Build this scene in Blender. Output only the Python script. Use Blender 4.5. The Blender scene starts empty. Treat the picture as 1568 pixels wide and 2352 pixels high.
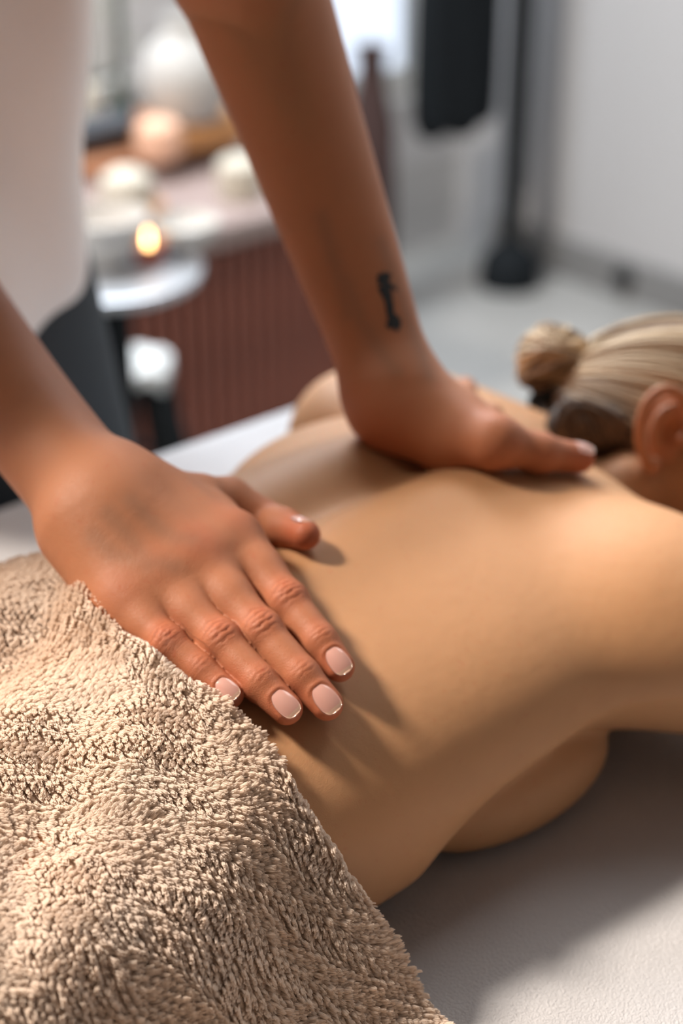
import bpy, math, random, time
import numpy as np
import openvdb as vdb
from mathutils import Vector, Matrix

# ------------------------------------------------------------------ camera, world, lights, exposure
SC = bpy.context.scene
COL = SC.collection
F = 3920.0; PIT = math.radians(28); TH = math.radians(49); CZ = 1.26
cam_data = bpy.data.cameras.new('camera')
cam = bpy.data.objects.new('camera', cam_data); COL.objects.link(cam)
cam.location = (0, 0, CZ)
cam.rotation_euler = (math.radians(90) - PIT, 0, TH)
cam_data.sensor_fit = 'VERTICAL'; cam_data.sensor_height = 36.0; cam_data.sensor_width = 24.0
cam_data.lens = F / 2352 * 36.0
cam_data.clip_start = 0.02
cam_data.dof.use_dof = True
cam_data.dof.focus_distance = 0.63
cam_data.dof.aperture_fstop = 4.6
SC.camera = cam

world = bpy.data.worlds.new('world'); SC.world = world; world.use_nodes = True
wb = world.node_tree.nodes['Background']
wb.inputs['Color'].default_value = (0.80, 0.88, 1.0, 1); wb.inputs['Strength'].default_value = 1.3

def area(name, loc, target, size, power, color, size_y=None):
    d = bpy.data.lights.new(name, 'AREA'); d.energy = power; d.color = color
    d.size = size
    if size_y: d.shape = 'RECTANGLE'; d.size_y = size_y
    o = bpy.data.objects.new(name, d); COL.objects.link(o)
    o.location = loc
    o.rotation_euler = (Vector(target) - Vector(loc)).to_track_quat('-Z', 'Y').to_euler()
    return o
area('key_light', (-1.58, -0.44, 2.42), (-0.45, 0.4, 0.9), 0.30, 78, (1.0, 0.88, 0.76))
area('window_light', (-2.30, 1.2, 2.36), (-0.6, 0.9, 0.8), 1.5, 90, (0.88, 0.94, 1.0), 0.8)
area('wall_fill_light', (-0.9, 1.8, 2.60), (-0.9, 1.8, 0.0), 1.0, 12, (1.0, 0.97, 0.94))  # added overhead fill that brightens the wall at the head end
SC.view_settings.view_transform = 'Standard'
SC.view_settings.look = 'None'
SC.view_settings.exposure = 0.12
SC.view_settings.gamma = 1.0
SC.view_settings.use_curve_mapping = False

SC.cycles.max_bounces = 6; SC.cycles.diffuse_bounces = 3; SC.cycles.adaptive_threshold = .06
T0 = time.time()
def log(*a): print('[%.1fs]' % (time.time() - T0), *a, flush=True)

# ------------------------------------------------------------------ measuring the place: pixel ray -> real point
_c, _s = math.cos(PIT), math.sin(PIT)
_en = (math.cos(TH), -math.sin(TH)); _eh = (math.sin(TH), math.cos(TH))
CAM = np.array([0.0, 0.0, CZ])
def ray(px, py):
    xn = (px - 784) / F; yn = -(py - 1176) / F
    y = _c + yn * _s; z = -_s + yn * _c
    return np.array([xn * _en[0] + y * _en[1], xn * _eh[0] + y * _eh[1], z])
def P(px, py, d): return CAM + ray(px, py) * d
def PZ(px, py, z): r = ray(px, py); return CAM + r * ((z - CZ) / r[2])
def PX(px, py, X): r = ray(px, py); return CAM + r * (X / r[0])
def PY(px, py, Y): r = ray(px, py); return CAM + r * (Y / r[1])

# ------------------------------------------------------------------ object helpers
def link(name, me, parent=None, mat=None):
    o = bpy.data.objects.new(name, me); COL.objects.link(o)
    if parent: o.parent = parent
    if mat is not None and me is not None: me.materials.append(mat)
    return o
def tag(o, label=None, cat=None, group=None, kind=None):
    if label: o['label'] = label
    if cat: o['category'] = cat
    if group: o['group'] = group
    if kind: o['kind'] = kind
    return o
def empty(name, loc=(0, 0, 0), rz=0.0, label=None, cat=None, group=None):
    o = bpy.data.objects.new(name, None); COL.objects.link(o)
    o.location = loc; o.rotation_euler = (0, 0, rz)
    return tag(o, label, cat, group)
def mesh_np(name, verts, faces, smooth=True):
    """faces: (n,3) or (n,4) int array, or list of arrays"""
    me = bpy.data.meshes.new(name)
    fl = faces if isinstance(faces, list) else [faces]
    fl = [np.asarray(f, dtype=np.int32) for f in fl if len(f)]
    me.vertices.add(len(verts)); me.vertices.foreach_set('co', np.ascontiguousarray(verts, dtype=np.float32).ravel())
    nl = sum(f.size for f in fl); npoly = sum(len(f) for f in fl)
    me.loops.add(nl); me.polygons.add(npoly)
    me.loops.foreach_set('vertex_index', np.concatenate([f.ravel() for f in fl]))
    tot = np.concatenate([np.full(len(f), f.shape[1], np.int32) for f in fl])
    st = np.concatenate([[0], np.cumsum(tot)[:-1]]).astype(np.int32)
    me.polygons.foreach_set('loop_start', st)
    me.polygons.foreach_set('use_smooth', np.full(npoly, smooth))
    me.update(calc_edges=True)
    return me
def attr(me, name, vals):
    a = me.attributes.new(name, 'FLOAT', 'POINT'); a.data.foreach_set('value', np.asarray(vals, np.float32))
class MB:
    """collects simple solids into one mesh"""
    def __init__(s): s.v = []; s.f = []
    def add(s, vs, fs):
        n = len(s.v); s.v += [tuple(map(float, v)) for v in vs]; s.f += [tuple(i + n for i in f) for f in fs]
    def box(s, lo, hi, bev=0.0):
        (x0, y0, z0), (x1, y1, z1) = lo, hi; b = bev
        if b <= 0:
            v = [(x, y, z) for z in (z0, z1) for y in (y0, y1) for x in (x0, x1)]
            s.add(v, [(0, 2, 3, 1), (4, 5, 7, 6), (0, 1, 5, 4), (2, 6, 7, 3), (0, 4, 6, 2), (1, 3, 7, 5)]); return
        v = []; rings = [(b, z0), (0, z0 + b), (0, z1 - b), (b, z1)]
        for ins, z in rings:
            xa, xb, ya, yb = x0 + ins, x1 - ins, y0 + ins, y1 - ins; c = b
            v += [(xa + c, ya, z), (xb - c, ya, z), (xb, ya + c, z), (xb, yb - c, z), (xb - c, yb, z), (xa + c, yb, z), (xa, yb - c, z), (xa, ya + c, z)]
        f = [tuple(range(7, -1, -1)), tuple(range(24, 32))]
        for r in range(3):
            for i in range(8): f.append((r * 8 + i, r * 8 + (i + 1) % 8, r * 8 + 8 + (i + 1) % 8, r * 8 + 8 + i))
        s.add(v, f)
    def lathe(s, prof, c=(0, 0, 0), n=32, axis=(0, 0, 1)):
        q = Vector(axis).to_track_quat('Z', 'Y'); v = []
        for r, z in prof:
            for i in range(n):
                a = 2 * math.pi * i / n
                v.append(Vector(c) + q @ Vector((r * math.cos(a), r * math.sin(a), z)))
        f = [tuple(range(n - 1, -1, -1)), tuple((len(prof) - 1) * n + i for i in range(n))]
        for k in range(len(prof) - 1):
            for i in range(n): f.append((k * n + i, k * n + (i + 1) % n, (k + 1) * n + (i + 1) % n, (k + 1) * n + i))
        s.add(v, f)
    def tube(s, pts, r, n=10):
        pts = [Vector(p) for p in pts]; rs = r if hasattr(r, '__len__') else [r] * len(pts)
        v = []; up = Vector((0, 0, 1))
        for i, p in enumerate(pts):
            d = (pts[min(i + 1, len(pts) - 1)] - pts[max(i - 1, 0)]).normalized()
            a = d.cross(up) if abs(d.dot(up)) < .95 else d.cross(Vector((1, 0, 0)))
            a.normalize(); b = d.cross(a)
            for k in range(n):
                t = 2 * math.pi * k / n; v.append(p + (a * math.cos(t) + b * math.sin(t)) * rs[i])
        f = [tuple(range(n - 1, -1, -1)), tuple((len(pts) - 1) * n + i for i in range(n))]
        for k in range(len(pts) - 1):
            for i in range(n): f.append((k * n + i, k * n + (i + 1) % n, (k + 1) * n + (i + 1) % n, (k + 1) * n + i))
        s.add(v, f)
    def build(s, name, mat, parent=None, smooth=True, angle=35):
        me = bpy.data.meshes.new(name); me.from_pydata(s.v, [], s.f)
        me.update()
        if smooth:
            me.polygons.foreach_set('use_smooth', [True] * len(me.polygons))
            me.set_sharp_from_angle(angle=math.radians(angle))
        return link(name, me, parent, mat)

# ------------------------------------------------------------------ materials
def new_mat(name):
    m = bpy.data.materials.new(name); m.use_nodes = True
    nt = m.node_tree; return m, nt, nt.nodes['Principled BSDF']
def plain(name, col, rough=0.6, metal=0.0, var=0.08, scale=6.0, bump=0.0, bscale=80.0, emit=None, estr=0.0, sheen=0.0):
    m, nt, b = new_mat(name)
    N = nt.nodes; L = nt.links
    tc = N.new('ShaderNodeTexCoord'); no = N.new('ShaderNodeTexNoise'); no.inputs['Scale'].default_value = scale; no.inputs['Detail'].default_value = 5
    L.new(tc.outputs['Object'], no.inputs['Vector'])
    r = N.new('ShaderNodeValToRGB'); e = r.color_ramp.elements
    e[0].position = .3; e[1].position = .7
    e[0].color = tuple(c * (1 - var) for c in col) + (1,); e[1].color = tuple(min(1, c * (1 + var)) for c in col) + (1,)
    L.new(no.outputs['Fac'], r.inputs['Fac']); L.new(r.outputs['Color'], b.inputs['Base Color'])
    b.inputs['Roughness'].default_value = rough; b.inputs['Metallic'].default_value = metal
    if sheen: b.inputs['Sheen Weight'].default_value = sheen
    if bump:
        n2 = N.new('ShaderNodeTexNoise'); n2.inputs['Scale'].default_value = bscale; n2.inputs['Detail'].default_value = 4
        L.new(tc.outputs['Object'], n2.inputs['Vector'])
        bp = N.new('ShaderNodeBump'); bp.inputs['Strength'].default_value = 1.0; bp.inputs['Distance'].default_value = bump
        L.new(n2.outputs['Fac'], bp.inputs['Height']); L.new(bp.outputs['Normal'], b.inputs['Normal'])
    if emit: b.inputs['Emission Color'].default_value = emit + (1,); b.inputs['Emission Strength'].default_value = estr
    return m
def skin(name, base, red, rough=0.42, pore=0.00010, pscale=900.0, spec=0.35, sss=0.18, wrinkles=False):
    m, nt, b = new_mat(name); N = nt.nodes; L = nt.links
    tc = N.new('ShaderNodeTexCoord')
    n1 = N.new('ShaderNodeTexNoise'); n1.inputs['Scale'].default_value = 38; n1.inputs['Detail'].default_value = 6; n1.inputs['Roughness'].default_value = .6
    L.new(tc.outputs['Object'], n1.inputs['Vector'])
    mx = N.new('ShaderNodeMix'); mx.data_type = 'RGBA'
    mx.inputs[6].default_value = tuple(c * .93 for c in base) + (1,); mx.inputs[7].default_value = tuple(c * 1.06 for c in base) + (1,)
    L.new(n1.outputs['Fac'], mx.inputs[0])
    n3 = N.new('ShaderNodeTexNoise'); n3.inputs['Scale'].default_value = 260; n3.inputs['Detail'].default_value = 3
    L.new(tc.outputs['Object'], n3.inputs['Vector'])
    rr = N.new('ShaderNodeMapRange'); rr.inputs[1].default_value = .62; rr.inputs[2].default_value = .78; rr.inputs[3].default_value = 0; rr.inputs[4].default_value = .28
    L.new(n3.outputs['Fac'], rr.inputs[0])
    at = N.new('ShaderNodeAttribute'); at.attribute_name = 'red'
    ad = N.new('ShaderNodeMath'); ad.operation = 'ADD'; ad.use_clamp = True
    L.new(at.outputs['Fac'], ad.inputs[0]); L.new(rr.outputs[0], ad.inputs[1])
    m2 = N.new('ShaderNodeMix'); m2.data_type = 'RGBA'
    L.new(ad.outputs[0], m2.inputs[0]); L.new(mx.outputs[2], m2.inputs[6]); m2.inputs[7].default_value = red + (1,)
    at2 = N.new('ShaderNodeAttribute'); at2.attribute_name = 'vein'
    m3 = N.new('ShaderNodeMix'); m3.data_type = 'RGBA'; m3.inputs[7].default_value = (base[0] * .62, base[1] * .78, base[2] * .95, 1)
    L.new(at2.outputs['Fac'], m3.inputs[0]); L.new(m2.outputs[2], m3.inputs[6])
    L.new(m3.outputs[2], b.inputs['Base Color'])
    b.inputs['Roughness'].default_value = rough
    b.inputs['Specular IOR Level'].default_value = spec
    b.inputs['Subsurface Weight'].default_value = sss
    b.inputs['Subsurface Radius'].default_value = (1.0, .35, .2); b.inputs['Subsurface Scale'].default_value = .006
    vo = N.new('ShaderNodeTexVoronoi'); vo.feature = 'DISTANCE_TO_EDGE'; vo.inputs['Scale'].default_value = pscale
    L.new(tc.outputs['Object'], vo.inputs['Vector'])
    mp = N.new('ShaderNodeMapRange'); mp.inputs[2].default_value = .25; L.new(vo.outputs['Distance'], mp.inputs[0])
    bp = N.new('ShaderNodeBump'); bp.inputs['Strength'].default_value = .7; bp.inputs['Distance'].default_value = pore
    L.new(mp.outputs[0], bp.inputs['Height'])
    n4 = N.new('ShaderNodeTexNoise'); n4.inputs['Scale'].default_value = 120; n4.inputs['Detail'].default_value = 4
    L.new(tc.outputs['Object'], n4.inputs['Vector'])
    b2 = N.new('ShaderNodeBump'); b2.inputs['Strength'].default_value = .5; b2.inputs['Distance'].default_value = .0005
    L.new(n4.outputs['Fac'], b2.inputs['Height']); L.new(bp.outputs['Normal'], b2.inputs['Normal'])
    if wrinkles:
        au = N.new('ShaderNodeAttribute'); au.attribute_name = 'fu'; av = N.new('ShaderNodeAttribute'); av.attribute_name = 'fv'; aw = N.new('ShaderNodeAttribute'); aw.attribute_name = 'wr'
        cx = N.new('ShaderNodeCombineXYZ'); L.new(au.outputs['Fac'], cx.inputs[0]); L.new(av.outputs['Fac'], cx.inputs[1])
        nw = N.new('ShaderNodeTexNoise'); nw.inputs['Scale'].default_value = 1.0; nw.inputs['Detail'].default_value = 5; nw.inputs['Roughness'].default_value = .65; nw.inputs['Distortion'].default_value = .4
        L.new(cx.outputs[0], nw.inputs['Vector'])
        mu = N.new('ShaderNodeMath'); mu.operation = 'MULTIPLY'; L.new(nw.outputs['Fac'], mu.inputs[0]); L.new(aw.outputs['Fac'], mu.inputs[1])
        b3 = N.new('ShaderNodeBump'); b3.inputs['Strength'].default_value = 1.0; b3.inputs['Distance'].default_value = .0011
        L.new(mu.outputs[0], b3.inputs['Height']); L.new(b2.outputs['Normal'], b3.inputs['Normal']); b2 = b3
    L.new(b2.outputs['Normal'], b.inputs['Normal'])
    return m
M = {}
M['client_skin'] = skin('client_skin', (.57, .300, .148), (.52, .17, .08), rough=.52, spec=.28, pore=.00005, pscale=1500)
M['hand_skin'] = skin('hand_skin', (.50, .208, .105), (.46, .090, .038), rough=.50, pore=.00007, pscale=1300, spec=.32, wrinkles=True)
def nail_mat(name, col):
    m, nt, b = new_mat(name); b.inputs['Base Color'].default_value = col + (1,)
    b.inputs['Roughness'].default_value = .18; b.inputs['Coat Weight'].default_value = .5; b.inputs['Coat Roughness'].default_value = .06
    b.inputs['Subsurface Weight'].default_value = .1; b.inputs['Subsurface Scale'].default_value = .002
    return m
M['nail'] = nail_mat('nail', (.66, .36, .30)); M['nail_tip'] = nail_mat('nail_tip', (.68, .44, .33))
M['towel'] = plain('towel', (.76, .60, .49), .9, var=.07, scale=22, sheen=.35)
_b = M['towel'].node_tree.nodes['Principled BSDF']; _b.inputs['Subsurface Weight'].default_value = .0
def pile_mat():
    m = bpy.data.materials.new('pile'); m.use_nodes = True; nt = m.node_tree; N = nt.nodes; L = nt.links; N.remove(N['Principled BSDF'])
    tc = N.new('ShaderNodeTexCoord'); n0 = N.new('ShaderNodeTexNoise'); n0.inputs['Scale'].default_value = 24; n0.inputs['Detail'].default_value = 3
    L.new(tc.outputs['Object'], n0.inputs['Vector'])
    mx = N.new('ShaderNodeMix'); mx.data_type = 'RGBA'; mx.inputs[6].default_value = (.90, .73, .59, 1); mx.inputs[7].default_value = (.93, .83, .74, 1)
    L.new(n0.outputs['Fac'], mx.inputs[0])
    a = N.new('ShaderNodeBsdfDiffuse'); t = N.new('ShaderNodeBsdfTranslucent'); s = N.new('ShaderNodeMixShader'); s.inputs[0].default_value = .40
    L.new(mx.outputs[2], a.inputs[0]); L.new(mx.outputs[2], t.inputs[0]); L.new(a.outputs[0], s.inputs[1]); L.new(t.outputs[0], s.inputs[2])
    L.new(s.outputs[0], N['Material Output'].inputs['Surface']); return m
M['pile'] = pile_mat()
M['tattoo'] = plain('tattoo', (.025, .03, .035), .6)
M['shirt'] = plain('shirt', (.88, .84, .83), .85, var=.04, bump=.0005, bscale=500, sheen=.2)
M['trousers'] = plain('trousers', (.025, .035, .045), .8, var=.1)
def sheet_mat():
    m, nt, b = new_mat('fleece'); N = nt.nodes; L = nt.links
    tc = N.new('ShaderNodeTexCoord')
    n0 = N.new('ShaderNodeTexNoise'); n0.inputs['Scale'].default_value = 30; n0.inputs['Detail'].default_value = 4
    L.new(tc.outputs['Object'], n0.inputs['Vector'])
    mx = N.new('ShaderNodeMix'); mx.data_type = 'RGBA'; mx.inputs[6].default_value = (.58, .58, .60, 1); mx.inputs[7].default_value = (.68, .675, .69, 1)
    L.new(n0.outputs['Fac'], mx.inputs[0]); L.new(mx.outputs[2], b.inputs['Base Color'])
    b.inputs['Roughness'].default_value = .9; b.inputs['Sheen Weight'].default_value = .4
    n1 = N.new('ShaderNodeTexNoise'); n1.inputs['Scale'].default_value = 950; n1.inputs['Detail'].default_value = 4; n1.inputs['Distortion'].default_value = .5
    L.new(tc.outputs['Object'], n1.inputs['Vector'])
    bp = N.new('ShaderNodeBump'); bp.inputs['Strength'].default_value = .9; bp.inputs['Distance'].default_value = .0011
    L.new(n1.outputs['Fac'], bp.inputs['Height']); L.new(bp.outputs['Normal'], b.inputs['Normal'])
    return m
M['fleece'] = sheet_mat()

# ------------------------------------------------------------------ signed distance modelling
def smin(a, b, k):
    if k <= 0: return np.minimum(a, b)
    h = np.maximum(k - np.abs(a - b), 0) / k
    return np.minimum(a, b) - h * h * h * k / 6.0
def smax(a, b, k): return -smin(-a, -b, k)
class Cone:
    def __init__(s, a, b, r1, r2, k=.01, flat=None):
        s.a = np.array(a, np.float32); s.b = np.array(b, np.float32); s.r1 = r1; s.r2 = r2; s.k = k
        s.flat = None
        if flat is not None:      # (axis, factor): squeeze along an axis
            ax = np.array(flat[0], np.float32); s.flat = (ax / np.linalg.norm(ax), flat[1])
        m = max(r1, r2) * 1.05; s.lo = np.minimum(s.a, s.b) - m; s.hi = np.maximum(s.a, s.b) + m
    def __call__(s, p):
        ab = s.b - s.a; pa = p - s.a
        t = np.clip(pa @ ab / max(1e-9, float(ab @ ab)), 0, 1)
        q = pa - t[..., None] * ab
        if s.flat is not None:
            c = q @ s.flat[0]; l2 = (q * q).sum(-1) + c * c * (1 / s.flat[1] ** 2 - 1)
            return (np.sqrt(l2) - (s.r1 + (s.r2 - s.r1) * t)) * (.5 + .5 * s.flat[1])
        return np.sqrt((q * q).sum(-1)) - (s.r1 + (s.r2 - s.r1) * t)
class Ell:
    def __init__(s, c, r, R=None, k=.01):
        s.c = np.array(c, np.float32); s.r = np.array(r, np.float32); s.R = np.array(R, np.float32) if R is not None else np.eye(3, dtype=np.float32); s.k = k
        m = max(r); s.lo = s.c - m; s.hi = s.c + m
    def __call__(s, p):
        q = (p - s.c) @ s.R.T            # rows of R are the local axes
        k0 = np.sqrt(((q / s.r) ** 2).sum(-1)); k1 = np.sqrt(((q / s.r ** 2) ** 2).sum(-1))
        return k0 * (k0 - 1) / np.maximum(k1, 1e-6)
def frame_from(z, x):
    z = np.array(z, float); z /= np.linalg.norm(z); x = np.array(x, float); x = x - z * (x @ z); x /= np.linalg.norm(x)
    return np.array([x, np.cross(z, x), z])
def evalf(prims, p, groups=None):
    d = np.full(p.shape[:-1], 1.0, np.float32)
    for q in prims: d = q.op(d, p) if hasattr(q, 'op') else smin(d, q(p), q.k)
    return d
class Limb:
    """one smooth tapering limb with an oval section"""
    def __init__(s, A, d, side, prof, flat=.84, k=.015):
        s.A = np.array(A, np.float32); s.d = np.array(d, np.float32); s.s = np.array(side, np.float32); s.n = np.cross(s.d, s.s); s.k = k; s.flat = flat
        pr = np.array(prof, float); s.t = np.linspace(pr[0, 0], pr[-1, 0], 60); r = np.interp(s.t, pr[:, 0], pr[:, 1]); s.R = np.convolve(np.pad(r, 7, mode='reflect', reflect_type='odd'), np.ones(15) / 15, 'valid')
        B = s.A + s.d * pr[-1, 0]; m = pr[:, 1].max() * 1.05; s.lo = np.minimum(s.A, B) - m; s.hi = np.maximum(s.A, B) + m
    def __call__(s, p):
        q = p - s.A; t = q @ s.d; tc = np.clip(t, s.t[0], s.t[-1]); R_ = np.interp(tc, s.t, s.R).astype(np.float32)
        x = q @ s.s; y = (q @ s.n) / s.flat; z = t - tc
        return ((np.sqrt(x * x + y * y + z * z) - R_) * (.5 + .5 * s.flat)).astype(np.float32)
class Cut:
    """smoothly subtract"""
    def __init__(s, prim, k): s.prim = prim; s.k = k; s.lo = prim.lo; s.hi = prim.hi
    def op(s, d, p): return smax(d, -s.prim(p), s.k)
class Group:
    """its own union, joined with its own k"""
    def __init__(s, prims, k, inner=None):
        s.prims = prims; s.k = k
        s.lo = np.min([q.lo for q in prims], 0); s.hi = np.max([q.hi for q in prims], 0)
    def __call__(s, p): return evalf(s.prims, p)
class Grid:
    def __init__(s, lo, hi, h):
        s.lo = np.array(lo, np.float32); s.h = h; s.n = np.ceil((np.array(hi) - s.lo) / h).astype(int) + 1
        s.a = np.full(tuple(s.n), .05, np.float32)
    def window(s, lo, hi, m):
        i0 = np.clip(np.floor((lo - m - s.lo) / s.h).astype(int), 0, s.n); i1 = np.clip(np.ceil((hi + m - s.lo) / s.h).astype(int) + 1, 0, s.n)
        return i0, i1
    def pts(s, i0, i1):
        ax = [np.arange(i0[k], i1[k], dtype=np.float32) * s.h + s.lo[k] for k in range(3)]
        return np.stack(np.meshgrid(*ax, indexing='ij'), -1)
    def apply(s, prims):
        for q in prims:
            m = 3 * s.h + q.k
            i0, i1 = s.window(q.lo, q.hi, m)
            if (i1 <= i0).any(): continue
            p = s.pts(i0, i1); sl = tuple(slice(a, b) for a, b in zip(i0, i1))
            s.a[sl] = q.op(s.a[sl], p) if hasattr(q, 'op') else smin(s.a[sl], q(p), q.k)
        return s
    def mesh(s):
        b = 3 * s.h
        arr = np.clip(s.a, -b, b)
        arr[0], arr[-1], arr[:, 0], arr[:, -1], arr[:, :, 0], arr[:, :, -1] = b, b, b, b, b, b
        g = vdb.FloatGrid(b); g.copyFromArray(np.ascontiguousarray(arr))
        v, t, q = g.convertToPolygons(0.0, 0.0)
        return np.asarray(v) * s.h + s.lo, np.asarray(q)[:, ::-1]
def normals_of(v, q):
    n = np.zeros_like(v); fn = np.cross(v[q[:, 2]] - v[q[:, 0]], v[q[:, 3]] - v[q[:, 1]])
    for k in range(4): np.add.at(n, q[:, k], fn)
    return n / np.maximum(np.linalg.norm(n, axis=1, keepdims=True), 1e-12)
def fix_winding(v, q):
    c = v[q].mean(1); fn = np.cross(v[q[:, 2]] - v[q[:, 0]], v[q[:, 3]] - v[q[:, 1]])
    vol = (c * fn).sum()
    return q if vol > 0 else q[:, ::-1]

# ------------------------------------------------------------------ the client lying face down
TT = .775                                     # top of the sheet
# stations along the body: Y, spine X, half width near, half width far, top Z, widest Z
ST = np.array([
    (-.40, -.52, .165, .150, .880, .828),
    (-.10, -.52, .180, .160, .888, .828),
    (.12, -.52, .165, .140, .874, .826),
    (.24, -.522, .140, .116, .877, .822),
    (.32, -.524, .136, .106, .890, .822),
    (.40, -.526, .141, .100, .897, .828),
    (.48, -.532, .147, .100, .898, .838),
    (.55, -.540, .147, .100, .890, .838),
    (.62, -.548, .105, .090, .862, .822),
    (.68, -.560, .060, .080, .838, .820)])
class Torso:
    def __init__(s): s.lo = np.array([-.74, -.45, .74]); s.hi = np.array([-.30, .70, .95]); s.k = .02
    def __call__(s, p):
        Y = p[..., 1]; ys = ST[:, 0]
        cs = [cub(Y, i) for i in range(1, 6)]
        dx = p[..., 0] - cs[0]; dz = p[..., 2] - cs[4]
        b = np.where(dz > 0, cs[3] - cs[4], .075)
        w0 = 1 / (1 + np.exp(-dx / .02)); tuck = np.clip((Y - .385) / .05, 0, 1) * np.clip((.60 - Y) / .05, 0, 1) * np.clip(-dz / .045, 0, 1)
        a = cs[1] * (1 - .22 * tuck) * w0 + cs[2] * (1 - w0)
        n = 2.25
        e = (np.abs(dx / a) ** n + np.abs(dz / b) ** n + 1e-9) ** (1 / n)
        d = (e - 1) * np.minimum(a, b) * .9
        d = smax(d, Y - .645, .05); d = smax(d, -.42 - Y, .03)
        # spine groove and the long muscles beside it
        w = np.clip((Y - .22) / .08, 0, 1) * np.clip((.62 - Y) / .08, 0, 1)
        sx = dx
        d = d + w * (.0070 * np.exp(-(sx / .013) ** 2) - .0035 * np.exp(-((np.abs(sx) - .036) / .020) ** 2)) * (dz > 0)
        return d.astype(np.float32)
_fine = np.linspace(ST[0, 0], ST[-1, 0], 400)
_tab = {}
def cub(Y, i):
    if i not in _tab:
        v = np.interp(_fine, ST[:, 0], ST[:, i]); kk = np.ones(31) / 31
        _tab[i] = np.convolve(np.pad(v, 15, mode='edge'), kk, 'valid')
    return np.interp(Y, _fine, _tab[i]).astype(np.float32)
shoulder = PZ(1480, 1418, .842); elbow = PZ(2050, 1640, .815)
body = [Torso()]
body += [
    Ell(PZ(1215, 1240, .862), (.050, .060, .020), frame_from((0.15, -.1, 1), (1, .4, 0)), k=.035),          # near shoulder blade
    Ell((-.622, .530, .846), (.036, .055, .024), frame_from((-.15, -.1, 1), (1, -.4, 0)), k=.035),            # far shoulder blade
    Ell(shoulder, (.050, .050, .038), k=.045),
    Cone(shoulder, elbow, .042, .036, k=.04),
    Cone(elbow, elbow + np.array([-.16, .16, -.005]), .035, .026, k=.02),
    Cone((-.60, .612, .832), (-.688, .612, .825), .032, .036, k=.04), Cone((-.655, .640, .832), (-.578, .642, .832), .031, .031, k=.03),                                      # far shoulder
    Cone((-.680, .602, .822), (-.865, .70, .66), .036, .030, k=.03),
    Cone((-.865, .70, .66), (-.83, .80, .47), .030, .022, k=.02),
    Ell((-.418, .462, .796), (.026, .058, .025), frame_from((0, 0, 1), (1, -.05, 0)), k=.004),               # side of the chest
    Cone((-.44, -.38, .835), (-.42, -.80, .825), .070, .052, k=.04), Cone((-.42, -.80, .822), (-.42, -1.0, .812), .048, .036, k=.03),
    Cone((-.60, -.38, .835), (-.62, -.80, .825), .070, .052, k=.04), Cone((-.62, -.80, .822), (-.62, -1.0, .812), .048, .036, k=.03),
]
# neck and head
def unit(a): a = np.array(a, float); return a / np.linalg.norm(a)
HC = P(1602, 1052, .985)
H_o = unit(CAM - HC); H_c = unit(P(1535, 890, .93) - P(1490, 1080, .915)); H_c = unit(H_c - H_o * (H_c @ H_o)); H_f = np.cross(H_c, H_o)
H_f = H_f if H_f @ (P(1700, 1000, .9) - P(1600, 1000, .9)) > 0 else -H_f
HR3 = np.array([H_f, H_c, H_o])
def hp(f, c, o): return HC + H_f * f + H_c * c + H_o * o
SK = np.array([.092, .076, .066])
body += [Cone((-.545, .60, .820), hp(-.02, -.045, -.022), .034, .040, k=.035),
         Ell(HC, SK, HR3, k=.02),
         Cone(hp(.0, -.05, .012), hp(.075, -.085, .0), .026, .018, k=.03), Cone(hp(.0, -.05, -.03), hp(.075, -.085, -.01), .026, .018, k=.03),   # jaw
         Ell(hp(.062, -.03, 0), (.036, .05, .050), HR3, k=.03),                       # face
         Cone(hp(.098, .0, 0), hp(.112, -.032, 0), .006, .011, k=.012),               # nose
         Ell(hp(.098, -.055, 0), (.008, .006, .020), HR3, k=.006), Ell(hp(.096, -.068, 0), (.008, .006, .017), HR3, k=.006),   # lips
         Ell(hp(.090, .016, .024), (.008, .010, .014), HR3, k=.006), Ell(hp(.090, .016, -.024), (.008, .010, .014), HR3, k=.006),  # closed eyes
         Ell(P(1440, 1115, .925), (.017, .020, .016), k=.02)]
class Floor:
    lo = np.array([-2, -2, .7]); hi = np.array([1, 1.2, .80]); k = .0
    def op(s, d, p): return np.where(p[..., 0] < -.815, d, smax(d, (TT + .0015) - p[..., 2], .006))
body_all = body + [Floor()]
def bodyf(p): return evalf(body_all, np.asarray(p, np.float32))
def grad(f, p, e=.001):
    g = np.array([f(p + np.eye(3)[i] * e) - f(p - np.eye(3)[i] * e) for i in range(3)]); return g / np.linalg.norm(g)
def touch(px, py, r, f=None, t0=.4, t1=1.4):
    """first point on the line of sight at distance r from the body (and the table)"""
    f = f or bodyf
    r_ = ray(px, py); t = np.linspace(t0, t1, 1200); p = CAM + r_ * t[:, None]
    d = np.minimum(f(p), p[:, 2] - TT) - r
    i = np.argmax(d < 0); 
    if d[i] >= 0: i = np.argmin(d); return p[i]
    w = d[i - 1] / (d[i - 1] - d[i]); return p[i - 1] * (1 - w) + p[i] * w

log('body grid')
g = Grid((-.92, -1.06, .765), (-.12, .90, .965), .0032).apply(body_all)
bv, bq = g.mesh(); bq = fix_winding(bv, bq)
log('body mesh', len(bv))
me = mesh_np('person', bv, bq); 
attr(me, 'red', np.zeros(len(bv))); attr(me, 'vein', np.zeros(len(bv)))
client = link('person', me, None, M['client_skin'])
tag(client, 'person lying face down on the grey fleece sheet with bare back and blonde bun', 'person')

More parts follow.
